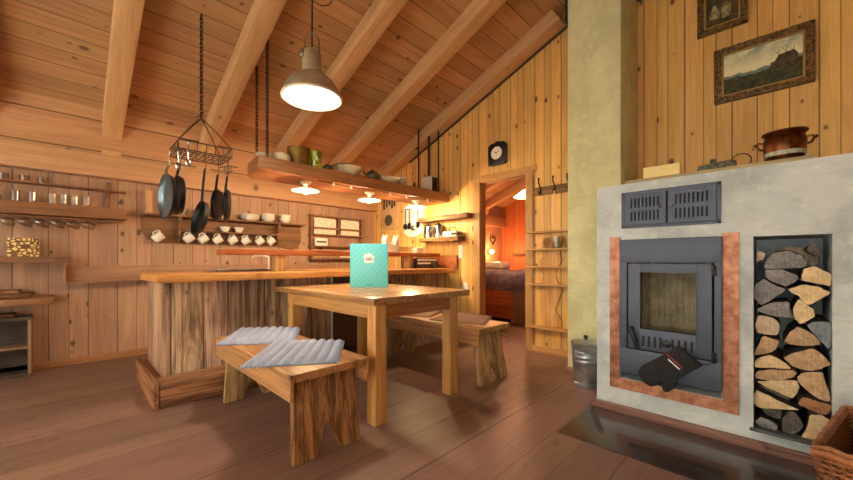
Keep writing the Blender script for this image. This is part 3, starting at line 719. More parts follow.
bo = thing('guest_folder', 'turquoise folder with a white house emblem standing on the dining table', 'folder', (-2.41, 1.765, .78), math.radians(44.55))
w, h, d = .156, .365, .014
MB().box(-w, w, -d, -d+.003, 0, h, .001).build('front_cover', M['turq'], bo)
MB().box(-w, w, d-.003, d, 0, h, .001).box(-w-.002, -w+.003, -d, d, 0, h, .001).build('back_cover', M['turq'], bo)
MB().box(-w+.004, w-.006, -d+.0035, d-.0035, .004, h-.005).build('pages', M['paper'], bo)
MB().prism([(-.040, .205), (.040, .205), (.040, .250), (.052, .250), (.0, .288), (-.030, .268), (-.030, .280), (-.040, .280), (-.040, .260), (-.052, .250), (-.040, .250)], 'y', -d-.0012, -d).build('house_emblem', M['offwhite'], bo)
pr = MB()
for x0, x1, z in ((-.028, -.010, .236), (-.008, .012, .236), (.014, .028, .236), (-.024, .024, .226)): pr.box(x0, x1, -d-.0018, -d-.0011, z, z+.006)
for k in range(3): pr.tube([(-.024+.016*k, -d-.0015, .245), (-.014+.016*k, -d-.0015, .256), (-.004+.016*k, -d-.0015, .245)], .0012, 4)
for k in range(7): pr.box(-.022+.0065*k, -.0175+.0065*k, -d-.0006, -d+.0002, .020, .025)
pr.build('printed_lettering', M['print'], bo)

def bench(name, label, loc, splay, palette):
    """seat board 1.20 x .46, two aprons, two notched plank ends leaning outwards"""
    t = thing(name, label, 'bench', loc)
    L, D, H = .60, .225, .46
    MB().box(-L, L, -D+.0185, D-.0185, H-.04, H, .003).build('seat_board', palette['top'], t)
    for s in (-1, 1): MB().prism([(-L+.01, H-.125), (-L+.06, H-.13), (L-.005, H-.13), (L, H-.045), (L, H), (-L, H), (-L, H-.06)], 'y', s*D-.018*(s > 0), s*D+.018*(s < 0), .003).build('side_rail', palette['rail'], t)
    for s in (-1, 1):
        xt, xb = s*(L-.10), s*(L-.10+splay)
        m = MB(); o = [(-.19, 0), (-.07, 0), (-.005, .175), (.08, 0), (.195, 0), (.175, H-.041), (-.175, H-.041)]
        sh = Matrix.Identity(4); sh[0][2] = (xt-xb)/H; sh[0][3] = xb
        m.prism(o, 'x', -.02, .02, .003, sh)
        m.build('notched_leg', palette['legr'] if s > 0 else palette['legl'], t)
    return t
bench('wooden_bench', 'rustic wooden bench in front of the table with two striped cushions on it', (-2.215, .955, 0), .045,
      dict(top=M['bench_top'], rail=M['bench_rail'], legr=M['bench_leg'], legl=M['bench_pale']))
bench('wooden_bench', 'rustic wooden bench behind the table carrying flat brown pads', (-2.25, 2.49, 0), .08,
      dict(top=M['bench_top'], rail=M['bench_rail'], legr=M['bench_pale'], legl=M['bench_pale']))

def cushion(label, c0, c1, c2, c3, z, th, mat, group, ribs=8, name='seat_cushion'):
    """quilted pad through four floor-plan corners"""
    cen = sum((Vector((*p, 0)) for p in (c0, c1, c2, c3)), Vector())/4
    t = thing(name, label, 'cushion', (cen.x, cen.y, z), 0, group)
    b = bmesh.new(); n = max(ribs, 5)*6; q = [Vector((*p, 0))-cen for p in (c0, c1, c2, c3)]
    def P(u, v): return (q[0]*(1-u)+q[3]*u)*(1-v)+(q[1]*(1-u)+q[2]*u)*v
    def hgt(u, v):
        e = min(u, 1-u, v, 1-v); ed = min(1, e/.05)**.5
        rib = abs(math.sin(PI*u*ribs))**.6 if ribs else 1
        return th*(.35+.65*rib*(.85+.15*math.sin(v*23+u*9)))*ed
    T = [[b.verts.new(P(i/n, j/16)+Vector((0, 0, th*.25+hgt(i/n, j/16)))) for j in range(17)] for i in range(n+1)]
    Bo = [[b.verts.new(P(i/n, j/16)) for j in range(17)] for i in range(n+1)]
    for i in range(n):
        for j in range(16):
            b.faces.new((T[i][j], T[i+1][j], T[i+1][j+1], T[i][j+1])); b.faces.new((Bo[i][j+1], Bo[i+1][j+1], Bo[i+1][j], Bo[i][j]))
    for i in range(n):
        b.faces.new((Bo[i][0], Bo[i+1][0], T[i+1][0], T[i][0])); b.faces.new((T[i][16], T[i+1][16], Bo[i+1][16], Bo[i][16]))
    for j in range(16):
        b.faces.new((T[0][j], T[0][j+1], Bo[0][j+1], Bo[0][j])); b.faces.new((Bo[n][j], Bo[n][j+1], T[n][j+1], T[n][j]))
    bmesh.ops.recalc_face_normals(b, faces=b.faces[:])
    m = MB(); m._merge(b); m.build('quilted_cover', mat, t, None, 60)
    pm = MB(); pm.tube([q[k]+Vector((0, 0, th*.2)) for k in range(4)], .004, 6, True); pm.build('piping', mat, t)
    return t
cushion('blue grey striped seat cushion, the far one at the left end of the near bench', (-2.52, .66), (-2.97, .94), (-2.66, 1.285), (-2.24, 1.035), .4605, .026, M['quilt'], 'striped cushions on the near bench')
cushion('blue grey striped seat cushion, the near one lying nearest the camera on the near bench', (-1.90, .60), (-2.33, .95), (-2.03, 1.286), (-1.644, 1.0), .4605, .026, M['quilt'], 'striped cushions on the near bench')
cushion('brown seat pad at the right end of the bench behind the table', (-1.73, 2.46), (-1.93, 2.86), (-2.43, 2.84), (-2.24, 2.32), .4605, .012, M['brownpad'], 'brown pads on the far bench', 0, 'seat_pad')
cushion('brown seat pad at the left half of the bench behind the table', (-2.33, 2.42), (-2.52, 2.80), (-2.84, 2.76), (-2.78, 2.30), .4605, .012, M['brownpad'], 'brown pads on the far bench', 0, 'seat_pad')

# ------------------------------------------------------------------ kitchen bar
br = thing('kitchen_bar', 'kitchen bar clad in weathered planks with a thick live-edge top', 'bar counter', (0, 0, 0))
bb = MB()
bb.box(-3.85, -3.22, .505, 1.86, .02, .85); bb.box(-3.85, -3.45, 1.86, 2.45, .02, .85); bb.box(-3.85, -3.22, 2.45, 3.58, .02, .85)
bb.build('bar_carcass', M['recess'], br)
MB().box(-3.22, -3.19, .50, 1.86, .0, .85, .003).box(-3.22, -3.19, 2.45, 3.58, .0, .85, .003).build('front_planks', M['barn'], br)
MB().box(-3.86, -3.19, .478, .504, .0, .85, .003).build('end_planks', M['barn_x'], br)
MB().box(-3.22, -3.175, 1.862, 1.875, 0, .85).build('white_strip', M['offwhite'], br)
MB().prism([(x, y) for y, x in wavy(.415, 3.55, -2.965, .012, 40, 3)] + [(-3.85, 3.56), (-3.85, 3.0), (-3.92, 2.2), (-3.90, .445), (-3.6, .40), (-3.2, .425)], 'z', .848, .905, .012).build('bar_top', M['bartop'], br)
MB().box(-3.75, -2.97, 3.585, 3.605, .90, 1.075, .004).build('splash_board', M['barshelf'], br)
sp = thing('plinth_step', 'low rough timber step boxed around the end of the bar', 'step', (0, 0, 0))
MB().box(-3.15, -2.935, .43, 1.72, .0, .165, .006).build('front_timber', M['step'], sp)
MB().box(-3.87, -2.935, .397, .425, .0, .175, .006).build('end_board', M['step_x'], sp)
MB().box(-3.87, -3.155, .425, .477, .0, .150, .003).build('tread', M['step_x'], sp)
us = thing('bar_shelf', 'reddish live-edge plank on posts above the bar top', 'shelf', (0, 0, .906))
pts = [(x, y) for y, x in wavy(.90, 3.50, -3.19, .010, 30, 9)] + [(-3.45, 3.52), (-3.48, 2.2), (-3.47, 1.0), (-3.40, .885)]
MB().prism(pts, 'z', .148, .198, .010).build('plank', M['barshelf'], us)
for y, w in ((1.37, .06), (3.00, .065)):
    MB().prism([(-3.36, y-w*.8), (-3.28, y-w), (-3.22, y-w*.5), (-3.22, y+w*.7), (-3.29, y+w), (-3.37, y+w*.6)], 'z', 0, .148, .006).build('post', M['slab_z'], us)
sk = thing('kitchen_sink', 'flat steel sink with drainer set on the bar top', 'sink', (-3.66, 1.16, .906))
mb = MB(); mb.box(-.20, .20, -.26, .26, 0, .006, .002)
for a in (-.20, .185): mb.box(a, a+.015, -.26, .26, .006, .016, .002)
for a in (-.26, .245, .02): mb.box(-.20, .20, a, a+.015, .006, .016, .002)
mb.build('sink_rim', M['steel'], sk)
fa = thing('faucet', 'slim upright tap beside the left post on the bar top', 'faucet', (-3.56, 1.385, .906))
MB().lathe([(0, 0), (.022, 0), (.022, .012), (.012, .018), (0, .018)], seg=16).build('base', M['steel'], fa)
MB().tube([(0, 0, .015), (0, 0, .135), (-.02, -.03, .150), (-.07, -.10, .148), (-.085, -.12, .13)], .009, 10).build('spout', M['white'], fa)
# radio
ra = thing('radio', 'black radio with silver strips on the bar under the reddish plank', 'radio', (-3.22, 3.23, .906), 0)
MB().box(-.07, .06, -.19, .19, 0, .13, .008).build('case', M['black'], ra)
MB().box(.060, .063, -.18, .17, .095, .118, .001).box(.060, .063, -.18, .06, .055, .075, .001).build('silver_strip', M['offwhite'], ra)
MB().lathe([(.045, 0), (.045, .01), (.034, .012), (.030, .006), (0, .006)], (.06, .12, .05), 24, Euler((0, PI/2, 0)).to_matrix().to_4x4()).build('speaker', M['pansteel'], ra)
tag(B(-3.36, -3.26, 3.13, 3.25, 1.104, 1.17, .008).build('tissue_box', M['toilet']), 'small white box on the right part of the reddish bar plank', 'box')
nk = thing('napkin_holder', 'white painted napkin holder with two peaks beside the glasses on the plank', 'napkin holder', (-3.33, 2.76, 1.104), PI/2)
for y in (-.03, .03):
    MB().prism([(-.11, 0), (.11, 0), (.11, .17), (.085, .215), (.06, .17), (.04, .10), (-.04, .10), (-.06, .17), (-.085, .215), (-.11, .17)], 'y', y-.006, y+.006, .002).build('side_panel', M['white'], nk)
MB().box(-.10, .10, -.024, .024, 0, .01).build('base', M['white'], nk)
MB().box(-.07, .07, -.015, .015, .01, .13).build('napkins', M['paper'], nk)
def tumbler(r, h): return MB().lathe([(0, .004), (r*.8, .002), (r*.82, 0), (r, h), (r-.003, h), (r*.76, .010), (0, .010)], seg=18)
def multi(protos, places, labels, group, cat):
    first = True
    for (p, lab) in zip(places, labels):
        o = protos if first else protos.copy()
        if not first: C.objects.link(o)
        first = False; o.location = p; tag(o, lab, cat, group)
o = tumbler(.028, .075).build('drinking_glass', M['glass'])
multi(o, [(-3.30, y, 1.104) for y in (2.87, 2.94, 3.01, 3.08)], ['small clear glass on the reddish bar plank, %s to the right of the napkin holder' % w for w in ('first', 'second', 'third', 'fourth')], 'glasses beside the napkin holder', 'glass')

# ------------------------------------------------------------------ kitchen wall furniture
gs_ = thing('glass_shelf', 'dark wooden wall shelf full of glasses at the far left', 'shelf', (XK, 0, 0))
MB().box(.005, .19, -1.9, .405, 1.413, 1.522, .006).build('board', M['shelf_y'], gs_)
MB().box(.005, .13, -1.9, .41, 1.695, 1.708, .003).build('upper_board', M['shelf_y'], gs_)
for y in (-1.2, -.45, .28): MB().box(.005, .03, y-.012, y+.012, 1.522, 1.80, .003).build('upright', M['shelf_y'], gs_)
for k in range(2): MB().tube([(.06+.08*k, -1.9, 1.395), (.06+.08*k, .38, 1.395)], .006, 6).build('hanging_rail', M['shelf_y'], gs_)
o = tumbler(.030, .095).build('water_glass', M['glass'])
YS = (.12, .04, -.035, -.105, -.23, -.33, -.43)
multi(o, [(-4.72, y, 1.523) for y in YS], [s+' tumbler counted from the right end of the dark glass shelf' for s in ('first', 'second', 'third', 'fourth', 'fifth', 'sixth', 'seventh')], 'tumblers on the glass shelf', 'glass')
o = MB().lathe([(0, .006), (.028, .003), (.030, 0), (.034, .055), (.036, .060), (.033, .060), (.027, .010), (0, .010)], seg=18).build('upturned_cup', M['glass'])
multi(o, [(-4.77, y, 1.709) for y in (-.17, -.28, -.40)], [s+' small glass on the thin upper board of the glass shelf' for s in ('rightmost', 'middle', 'left')], 'small glasses on the upper board', 'glass')
o = MB().lathe([(.033, .0), (.034, .002), (.006, .006), (.004, .09), (.012, .105), (.034, .14), (.036, .175), (.030, .21), (.028, .21), (.033, .17), (.030, .14), (.008, .105), (0, .10)], seg=18).build('stemmed_glass', M['glass'])
YG = (.10, .0, -.10, -.2, -.3, -.4)
multi(o, [(-4.70, y, 1.403) for y in [v-.12 for v in YG]], [s+' stemmed glass hanging upside down under the dark glass shelf, counted from the right' for s in ('first', 'second', 'third', 'fourth', 'fifth', 'sixth')], 'glasses hanging under the shelf', 'glass')
k = 0
for ob in list(bpy.data.objects):
    if ob.name.startswith('stemmed_glass'): ob.rotation_euler = (-1.95, 0, 0)

tag(plank_y(-1.9, .01, -4.60, XK, .985, 1.038, .014, 20, 11, .008).build('plank_shelf', M['shelf_y']), 'dark live-edge wall plank carrying the patterned box', 'shelf')
tag(B(-4.69, -4.64, -.37, -.185, 1.039, 1.20, .004).build('patterned_box', M['birch']), 'small box with a yellow and brown branching pattern on the left plank shelf', 'box')
ls = thing('slab_shelf', 'rough live-edge slab shelf low on the left wall', 'shelf', (XK, 0, 0))
plank_y(-1.9, -.09, .36, .0, .625, .685, .02, 20, 5, .01).build('slab', M['shelf_y'], ls)
tag(plank_y(-1.9, -.22, -4.50, XK, .686, .72, .02, 20, 8, .008).build('loose_slab', M['bark_edge']), 'second thinner bark-edged slab lying on the rough slab shelf', 'plank')
tag(plank_y(-1.9, -.30, -4.53, XK, .721, .75, .025, 20, 15, .008).build('loose_slab', M['shelf_y']), 'topmost slab of the pile on the rough slab shelf', 'plank')
tag(plank_y(-1.9, -.33, -4.62, XK, .52, .545, .02, 16, 25, .006).build('thin_slab', M['bark_edge']), 'thin slab lying on top of the dark crate', 'plank')
rs = thing('rail_shelf', 'long shallow wall shelf board with a ledge left of the bar', 'shelf', (XK, 0, 0))
MB().box(.0, .025, -.02, 2.9, .80, .955, .003).build('back_board', M['railw'], rs)
MB().box(.025, .105, -.02, 2.9, .785, .80, .003).build('ledge', M['railw'], rs)
MB().box(.0, .105, -.035, -.02, .785, .965, .003).build('end_board', M['railw'], rs)
cr = thing('dark_crate', 'dark wooden crate with an inner shelf on the floor at the left edge', 'crate', (-4.70, -.60, 0))
mb = MB(); mb.box(-.12, .10, -.36, .37, 0, .025).box(-.12, .10, -.36, .37, .49, .515).box(-.125, -.105, -.36, .37, 0, .515).box(-.12, .10, -.36, -.34, 0, .515)
mb.build('box', M['crate'], cr)
MB().box(-.12, .10, .35, .37, .025, .49, .003).build('side_board', M['crate_edge'], cr)
MB().box(-.10, .09, -.34, .35, .24, .26, .003).build('inner_shelf', M['crate_edge'], cr)

# cup shelf
cs = thing('cup_shelf', 'dark wall shelf with curved brackets and pegs for mugs', 'shelf', (XK, 0, 0))
MB().box(.0, .17, .56, 2.33, 1.490, 1.510, .004).build('top_board', M['shelf_y'], cs)
MB().prism([(.545, 1.49), (2.325, 1.49), (2.325, 1.27), (2.28, 1.18), (2.18, 1.155), (2.05, 1.19), (2.0, 1.20), (.85, 1.20), (.70, 1.20), (.60, 1.235), (.545, 1.32)], 'x', .0, .02, .003).build('back_board', M['shelf_y'], cs)
MB().box(.02, .13, .88, 1.97, 1.335, 1.352, .003).build('lower_board', M['shelf_y'], cs)
for y in (.87, 1.97):
    MB().prism([(.02, 1.49), (.15, 1.49), (.145, 1.44), (.10, 1.36), (.11, 1.30), (.06, 1.22), (.02, 1.21)], 'y', y-.014, y+.014, .003).build('bracket', M['shelf_y'], cs)
CY = (.70, .98, 1.12, 1.27, 1.435, 1.585, 1.755, 1.90)
for y in CY: MB().tube([(.02, y, 1.262), (.075, y, 1.272)], .006, 6).build('peg', M['shelf_y'], cs)
mg = thing('enamel_mug', '', 'mug', (0, 0, 0))
mm = Matrix.Rotation(math.radians(12), 4, 'X')
MB().lathe([(0, .004), (.030, 0), (.036, .004), (.040, .078), (.043, .080), (.038, .080), (.033, .008), (0, .008)], seg=20, mat=mm).build('cup', M['white'], mg)
MB().tube([(-.0, -.036, .066+.01), (0, -.055, .072+.01), (0, -.068, .052), (0, -.060, .028), (0, -.036, .016)], .005, 7).build('handle', M['white'], mg)
ords = ('first', 'second', 'third', 'fourth', 'fifth', 'sixth', 'seventh', 'eighth')
for i, y in enumerate(CY):
    lab = '%s white mug from the left hanging on the pegs under the cup shelf' % ords[i]; loc = (-4.74, y+.035, 1.195)
    if i == 0:
        mg.location = loc; mg['label'] = lab; mg['group'] = 'mugs on the cup shelf pegs'; mg.rotation_euler = (math.radians(-60), 0, 0)
    else:
        q = copy_tree(mg, lab, loc); q.rotation_euler = (math.radians(-60+rng.uniform(-6, 6)), 0, rng.uniform(-.35, .35))
    (mg if i == 0 else q).location = (-4.752, y-.058, 1.226); (mg if i == 0 else q).scale = (1.18, 1.18, 1.18)
# on the lower board and the top board
def bowl(r, h, sg=24): return MB().lathe([(0, .004), (r*.45, 0), (r*.5, .004), (r*.85, h*.55), (r, h), (r-.004, h), (r*.8, h*.5), (r*.4, .010), (0, .010)], seg=sg)
o = bowl(.058, .062).build('small_bowl', M['white'])
multi(o, [(-4.745, 1.33, 1.353), (-4.745, 1.485, 1.353)], ['left one of two small white bowls on the inner board of the cup shelf', 'right one of two small white bowls on the inner board of the cup shelf'], 'bowls on the inner board', 'bowl')
pm = MB().lathe([(0, 0), (.034, 0), (.036, .01), (.030, .04), (.026, .10), (.031, .145), (.026, .16), (.032, .185), (.034, .215), (.026, .238), (0, .242)], seg=20).build('pepper_mill', M['mill'], None, (-4.745, .60, 1.511))
tag(pm, 'turned pale wooden pepper mill on the left end of the cup shelf', 'pepper mill')
o = tumbler(.033, .085).build('tall_glass', M['glass'])
multi(o, [(-4.73, y, 1.511) for y in (.80, .92, 1.02, 1.12)], ['clear tumbler on the cup shelf behind the pans, %s right of the pepper mill' % w for w in ('first', 'second', 'third', 'fourth')], 'glasses behind the pans', 'glass')
tag(MB().lathe([(0, .003), (.04, 0), (.045, .02), (.042, .09), (.036, .11), (.04, .125), (.036, .125), (.032, .11), (.036, .02), (0, .01)], seg=22).build('white_jug', M['white'], None, (-4.73, 1.26, 1.511)), 'white jug on the cup shelf partly behind a pan', 'jug')
tag(MB().lathe([(0, .0), (.022, 0), (.024, .01), (.024, .12), (.011, .15), (.011, .20), (.013, .20), (0, .202)], seg=16).build('clear_bottle', M['glass'], None, (-4.74, 1.20, 1.511)), 'slim clear bottle on the cup shelf beside the white jug', 'bottle')
for y, r, h, n, nm, lab in ((1.61, .115, .016, 4, 'dinner_plate', 'plate in the wide low stack on the cup shelf'), (1.83, .09, .028, 3, 'soup_bowl', 'bowl in the middle stack on the cup shelf'), (2.06, .078, .045, 2, 'cereal_bowl', 'deep bowl in the right stack on the cup shelf')):
    o = bowl(r, h+.02).build(nm, M['white'])
    for i in range(n):
        c = o if i == 0 else o.copy()
        if i: C.objects.link(c)
        c.location = (-4.725, y, 1.511+i*(h if n < 4 else .012)); tag(c, ('lowest', 'second lowest', 'third', 'topmost')[i if i < n-1 else 3]+' white '+lab, 'plate' if n == 4 else 'bowl', nm.replace('_', ' ')+'s stacked on the cup shelf')

# magazine rack
mr = thing('magazine_rack', 'dark wooden wall rack holding papers beside the cup shelf', 'wall rack', (XK, 0, 0))
for y in (2.47, 3.34): MB().box(0, .075, y-.014, y+.014, 1.02, 1.68, .003).build('side_board', M['shelf_y'], mr)
for z0, z1, x0, x1 in ((1.655, 1.675, 0, .09), (1.38, 1.40, 0, .09), (1.205, 1.225, 0, .09), (1.02, 1.05, 0, .10)):
    MB().box(x0, x1, 2.44, 3.37, z0, z1, .003).build('shelf_board', M['shelf_y'], mr)
MB().box(.075, .09, 2.484, 3.326, 1.47, 1.50, .002).build('front_bar', M['shelf_y'], mr)
MB().box(.0, .09, 2.895, 2.93, 1.40, 1.655, .003).build('divider', M['shelf_y'], mr)
for y0, y1, lab in ((2.51, 2.87, 'left stack of printed papers standing in the wall rack'), (2.955, 3.29, 'right stack of printed papers standing in the wall rack')):
    tag(MB().prism([(y0, 1.401), (y1, 1.401), (y1, 1.62), (y1-.03, 1.635), (y0+.05, 1.64), (y0, 1.63)], 'x', -4.80, -4.765, .002).build('printed_papers', M['rag']), lab, 'papers', 'papers in the wall rack')
pk = thing('small_packet', 'small white packet with a dark stripe on the lower shelf of the wall rack', 'packet', (-4.78, 2.62, 1.226))
MB().box(-.025, .025, -.10, .10, 0, .11, .003).build('carton', M['white'], pk)
MB().box(.0252, .0268, -.08, .08, .045, .07).build('printed_stripe', M['print'], pk)
tag(B(-4.80, -4.755, 2.93, 3.28, 1.051, 1.10, .003).build('paper_bundle', M['rag']), 'flat white bundle on the bottom shelf of the wall rack', 'papers')

# door-wall boards with utensils
def utensil(m, x, z0, z1, kind, y):
    m.tube([(x, y, z1), (x, y, z0+.05)], .007, 6)
    if kind == 'ladle': m.ball((x, y, z0+.03), .045, (1, .55, 1), 14, 8)
    elif kind == 'turner': m.box(x-.03, x+.03, y-.003, y+.003, z0-.03, z0+.06, .002)
    else: m.box(x-.012, x+.012, y-.003, y+.003, z0, z0+.08, .002)
b1 = thing('carved_board', 'long pale board hung with small old tools in the kitchen corner', 'board', (-4.365, YD, 1.50))
MB().prism([(-.19, .03), (-.15, 0), (.15, 0), (.19, .03), (.19, .53), (.14, .60), (-.14, .60), (-.19, .53)], 'y', -.025, 0, .004).build('board', M['boardwood'], b1)
for i, x in enumerate((-.13, -.06, .01, .07, .13)):
    m = MB(); m.tube([(x, -.035, .55-.02*(i % 2)), (x, -.035, .33+.03*(i % 3))], .011, 6); m.build('hung_tool', M['iron'], b1)
MB().lathe([(0, 0), (.085, 0), (.09, .012), (.07, .02), (0, .016)], (-.02, -.026, .15), 24, Euler((PI/2, 0, 0)).to_matrix().to_4x4()).build('round_sieve', M['darkpot'], b1)
b2 = thing('utensil_board', 'white rounded wall board hung with kitchen utensils', 'board', (-3.83, YD, 1.36))
pts = [(-.21, .10)] + [(-.21+.0, .44)] + [(.21*math.cos(PI-PI*k/10), .44+.06*math.sin(PI*k/10)) for k in range(1, 10)] + [(.21, .44), (.21, .10)] + [(.21*math.cos(PI*k/10), .10-.10*math.sin(PI*k/10)) for k in range(1, 10)]
MB().prism(pts, 'y', -.02, 0, .003).build('board', M['white'], b2)
MB().box(-.17, .17, -.032, -.02, .41, .425, .002).build('hook_rail', M['steel'], b2)
for i, (x, z0, kd, mt) in enumerate(((-.14, .13, 'ladle', 'blackpan'), (-.05, .15, 'turner', 'blackpan'), (.04, .10, 'ladle', 'steel'), (.13, .16, 'turner', 'blackpan'))):
    m = MB(); utensil(m, x, z0, .40, kd, -.045); m.build('utensil', M[mt], b2)
bs = MB(); r0 = random.Random(4); n = 16
bs.prism([(-3.60+.87*i/n, 1.56-.012+.004*r0.uniform(-1, 1)) for i in range(n+1)] + [(-2.73-.87*i/n, 1.607+.008*r0.uniform(-1, 1)) for i in range(n+1)], 'y', 3.49, YD, .008)
tag(bs.build('branch_shelf', M['shelf_x']), 'empty weathered half-log shelf above the kettles', 'shelf')
bs = MB(); bs.prism([(-3.55+.70*i/n, 1.262+.012*r0.uniform(-1, 1)) for i in range(n+1)] + [(-2.85-.70*i/n, 1.318) for i in range(n+1)], 'y', 3.46, YD, .006)
tag(bs.build('kettle_shelf', M['shelf_x']), 'half-log wall shelf carrying the kettles', 'shelf')
def kettle(label, x, mat):
    t = thing('kettle', label, 'kettle', (x, 3.535, 1.319), 0, 'kettles on the half-log shelf')
    MB().lathe([(0, 0), (.070, 0), (.072, .02), (.062, .13), (.055, .165), (.050, .17), (0, .17)], seg=26).build('body', mat, t)
    MB().lathe([(.050, .17), (.052, .178), (.02, .19), (.01, .205), (0, .206)], seg=20).build('lid', M['black'], t)
    MB().tube([(.052, -.02, .16), (.095, -.035, .165), (.105, -.04, .10), (.07, -.03, .03)], .009, 8).build('handle', M['black'], t)
    MB().tube([(-.055, 0, .11), (-.075, 0, .14), (-.085, 0, .165)], [.014, .011, .008], 8).build('spout', mat, t)
    MB().box(-.02, .02, -.068, -.060, .03, .14, .004).build('gauge_strip', M['black'], t)
kettle('left one of two steel kettles on the half-log shelf', -3.44, M['steel']); kettle('right one of two steel kettles on the half-log shelf', -3.25, M['steel'])
tt = thing('sandwich_toaster', 'white and black table appliance at the right end of the half-log shelf', 'appliance', (-2.99, 3.535, 1.319))
MB().box(-.13, .10, -.06, .06, 0, .07, .012).build('case', M['white'], tt)
MB().box(.02, .13, -.066, .03, .02, .05, .006).build('black_front', M['black'], tt)
MB().tube([(-.05, 0, .07), (-.05, -.02, .12), (.05, -.02, .12), (.06, 0, .07)], .006, 6).build('wire_frame', M['rust'], tt)
sw = thing('light_switch', 'tall white switch plate on the wall left of the doorway', 'switch', (-2.925, YD, 1.04))
MB().box(-.035, .035, -.012, 0, 0, .17, .004).build('plate', M['switch'], sw)
for z in (.025, .09): MB().box(-.022, .022, -.016, -.012, z, z+.05, .002).build('rocker', M['white'], sw)
so = thing('wall_socket', 'white double socket low on the wall left of the doorway', 'socket', (-2.845, YD, .62))
MB().box(-.04, .04, -.012, 0, 0, .10, .004).build('plate', M['switch'], so)
MB().lathe([(.026, 0), (.026, .004), (.0, .003)], (0, -.012, .05), 18, Euler((PI/2, 0, 0)).to_matrix().to_4x4()).build('outlet', M['offwhite'], so)

ck = thing('wall_clock', 'small black wall clock with a pale round face above the doorway', 'clock', (-2.345, YD, 2.285))
MB().prism([(-.12, -.12), (-.09, -.14), (.09, -.14), (.12, -.12), (.12, .09), (.09, .125), (.03, .125), (0, .145), (-.03, .125), (-.09, .125), (-.12, .09)], 'y', -.05, 0, .006).build('case', M['black'], ck)
cf = MB().lathe([(0, 0), (.072, 0), (.075, .004), (0, .004)], (0, -.05, 0), 32, Euler((PI/2, 0, 0)).to_matrix().to_4x4()).build('dial', M['white'], ck)
hm = MB()
for k in range(12):
    a = k*PI/6; hm.box(-.002, .002, -.0560, -.0545, .055, .067, mat=Matrix.Rotation(a, 4, 'Y'))
hm.build('hour_marks', M['print'], cf)
MB().box(-.003, .003, -.058, -.056, -.008, .052, mat=Matrix.Rotation(.9, 4, 'Y')).build('minute_hand', M['black'], cf)
MB().box(-.004, .004, -.060, -.058, -.008, .036, mat=Matrix.Rotation(-1.0, 4, 'Y')).build('hour_hand', M['black'], cf)

ct = thing('coat_rack', 'dark board with three black coat hooks right of the doorway', 'coat rack', (-1.64, YD, 1.76))
MB().box(-.24, .26, -.022, 0, -.045, .045, .004).build('board', M['shelf_x'], ct)
for x in (-.16, 0, .15):
    MB().tube([(x, -.024, -.03), (x, -.028, .03), (x, -.05, .05), (x, -.075, .09), (x, -.068, .12)], .0075, 8).tube([(x, -.024, -.03), (x, -.045, -.045), (x, -.065, -.02)], .0065, 8).ball((x, -.068, .125), .011).ball((x, -.066, -.015), .009).build('hook', M['iron'], ct)
tag(MB().tube([(-1.63, 3.555, 1.735), (-1.632, 3.56, 1.55), (-1.628, 3.575, 1.335)], .005, 6).build('pale_cord', M['rope']), 'pale cord hanging straight down from the middle coat hook', 'cord')
nr = thing('narrow_rack', 'tall narrow rack of five wooden ledges right of the doorway', 'rack', (0, YD, 0))
for z in (1.30, 1.115, .925, .735, .275): MB().box(-1.945, -1.33, -.10, 0, z, z+.020, .004).build('ledge', M['rack_x'], nr)
r1 = random.Random(12)
L_ = [(-1.80+.02*math.sin(k*1.3)+.012*r1.uniform(-1, 1), .30+.05*k) for k in range(20)]; R_ = [(-1.60+.03*math.sin(k*.9+1)+.012*r1.uniform(-1, 1), .30+.05*k) for k in range(20)]
MB().prism(L_ + R_[::-1], 'y', -.022, 0, .003).build('live_edge_back', M['slab_z'], nr)
tag(MB().lathe([(0, .003), (.025, 0), (.03, .01), (.035, .06), (.028, .10), (.031, .11), (.027, .11), (.03, .06), (0, .01)], seg=20).build('white_cup', M['glass'], None, (-1.72, 3.565, 1.136)), 'small glass cup on the second ledge of the narrow rack', 'cup')
tag(MB().lathe([(0, .003), (.05, 0), (.052, .01), (.062, .12), (.058, .12), (.048, .012), (0, .01)], seg=20).build('frosted_jar', clear_glass('frosted', '#cfc6b2', .25, .3), None, (-1.60, 3.560, 1.136)), 'wider greyish glass jar beside the small cup on the narrow rack', 'jar')

# ------------------------------------------------------------------ hanging shelf with its lamps and pots
hs = thing('hanging_shelf', 'thick plank shelf hung on chains from the ceiling above the bar', 'shelf', (0, 0, 1.79))
pts = [(x, y) for y, x in wavy(1.13, 3.60, -3.12, .006, 30, 21)] + [(-3.55, 3.60), (-3.56, 2.3), (-3.56, 1.22), (-3.50, 1.17)]
MB().prism(pts, 'z', 0, .118, .008).build('plank', M['hang'], hs)
for (x, y) in ((-3.16, 1.22), (-3.46, 1.24), (-3.22, 3.50)):
    chain((x, y, .10), (x, y, zc(x)-1.79+.005), .040, .0045, .011).build('chain', M['rust'], hs)
MB().tube([(-3.50, 3.40, .11), (-3.50, 3.40, .5), (-3.505, 3.40, .80), (-3.50, 3.40, zc(-3.5)-1.79)], .012, 6).tube([(-3.50, 3.40, .78), (-3.54, 3.37, .76)], .01, 6).build('iron_rod', M['rust'], hs)
lc = thing('lamp_cable', 'dark cable on porcelain insulators along the front of the hanging shelf', 'cable', (0, 0, 1.76))
MB().tube([(-3.15, y, .018-.004*math.sin((y-1.9)*9)) for y in [1.7+.06*k for k in range(29)]], .0035, 6).build('wire', M['iron'], lc)
for y in (1.87, 2.08, 2.6, 2.86, 3.22):
    MB().lathe([(0, 0), (.009, 0), (.011, .008), (.007, .014), (.011, .022), (.009, .03), (0, .03)], (-3.15, y, 0), 12).build('insulator', M['ind'], lc)
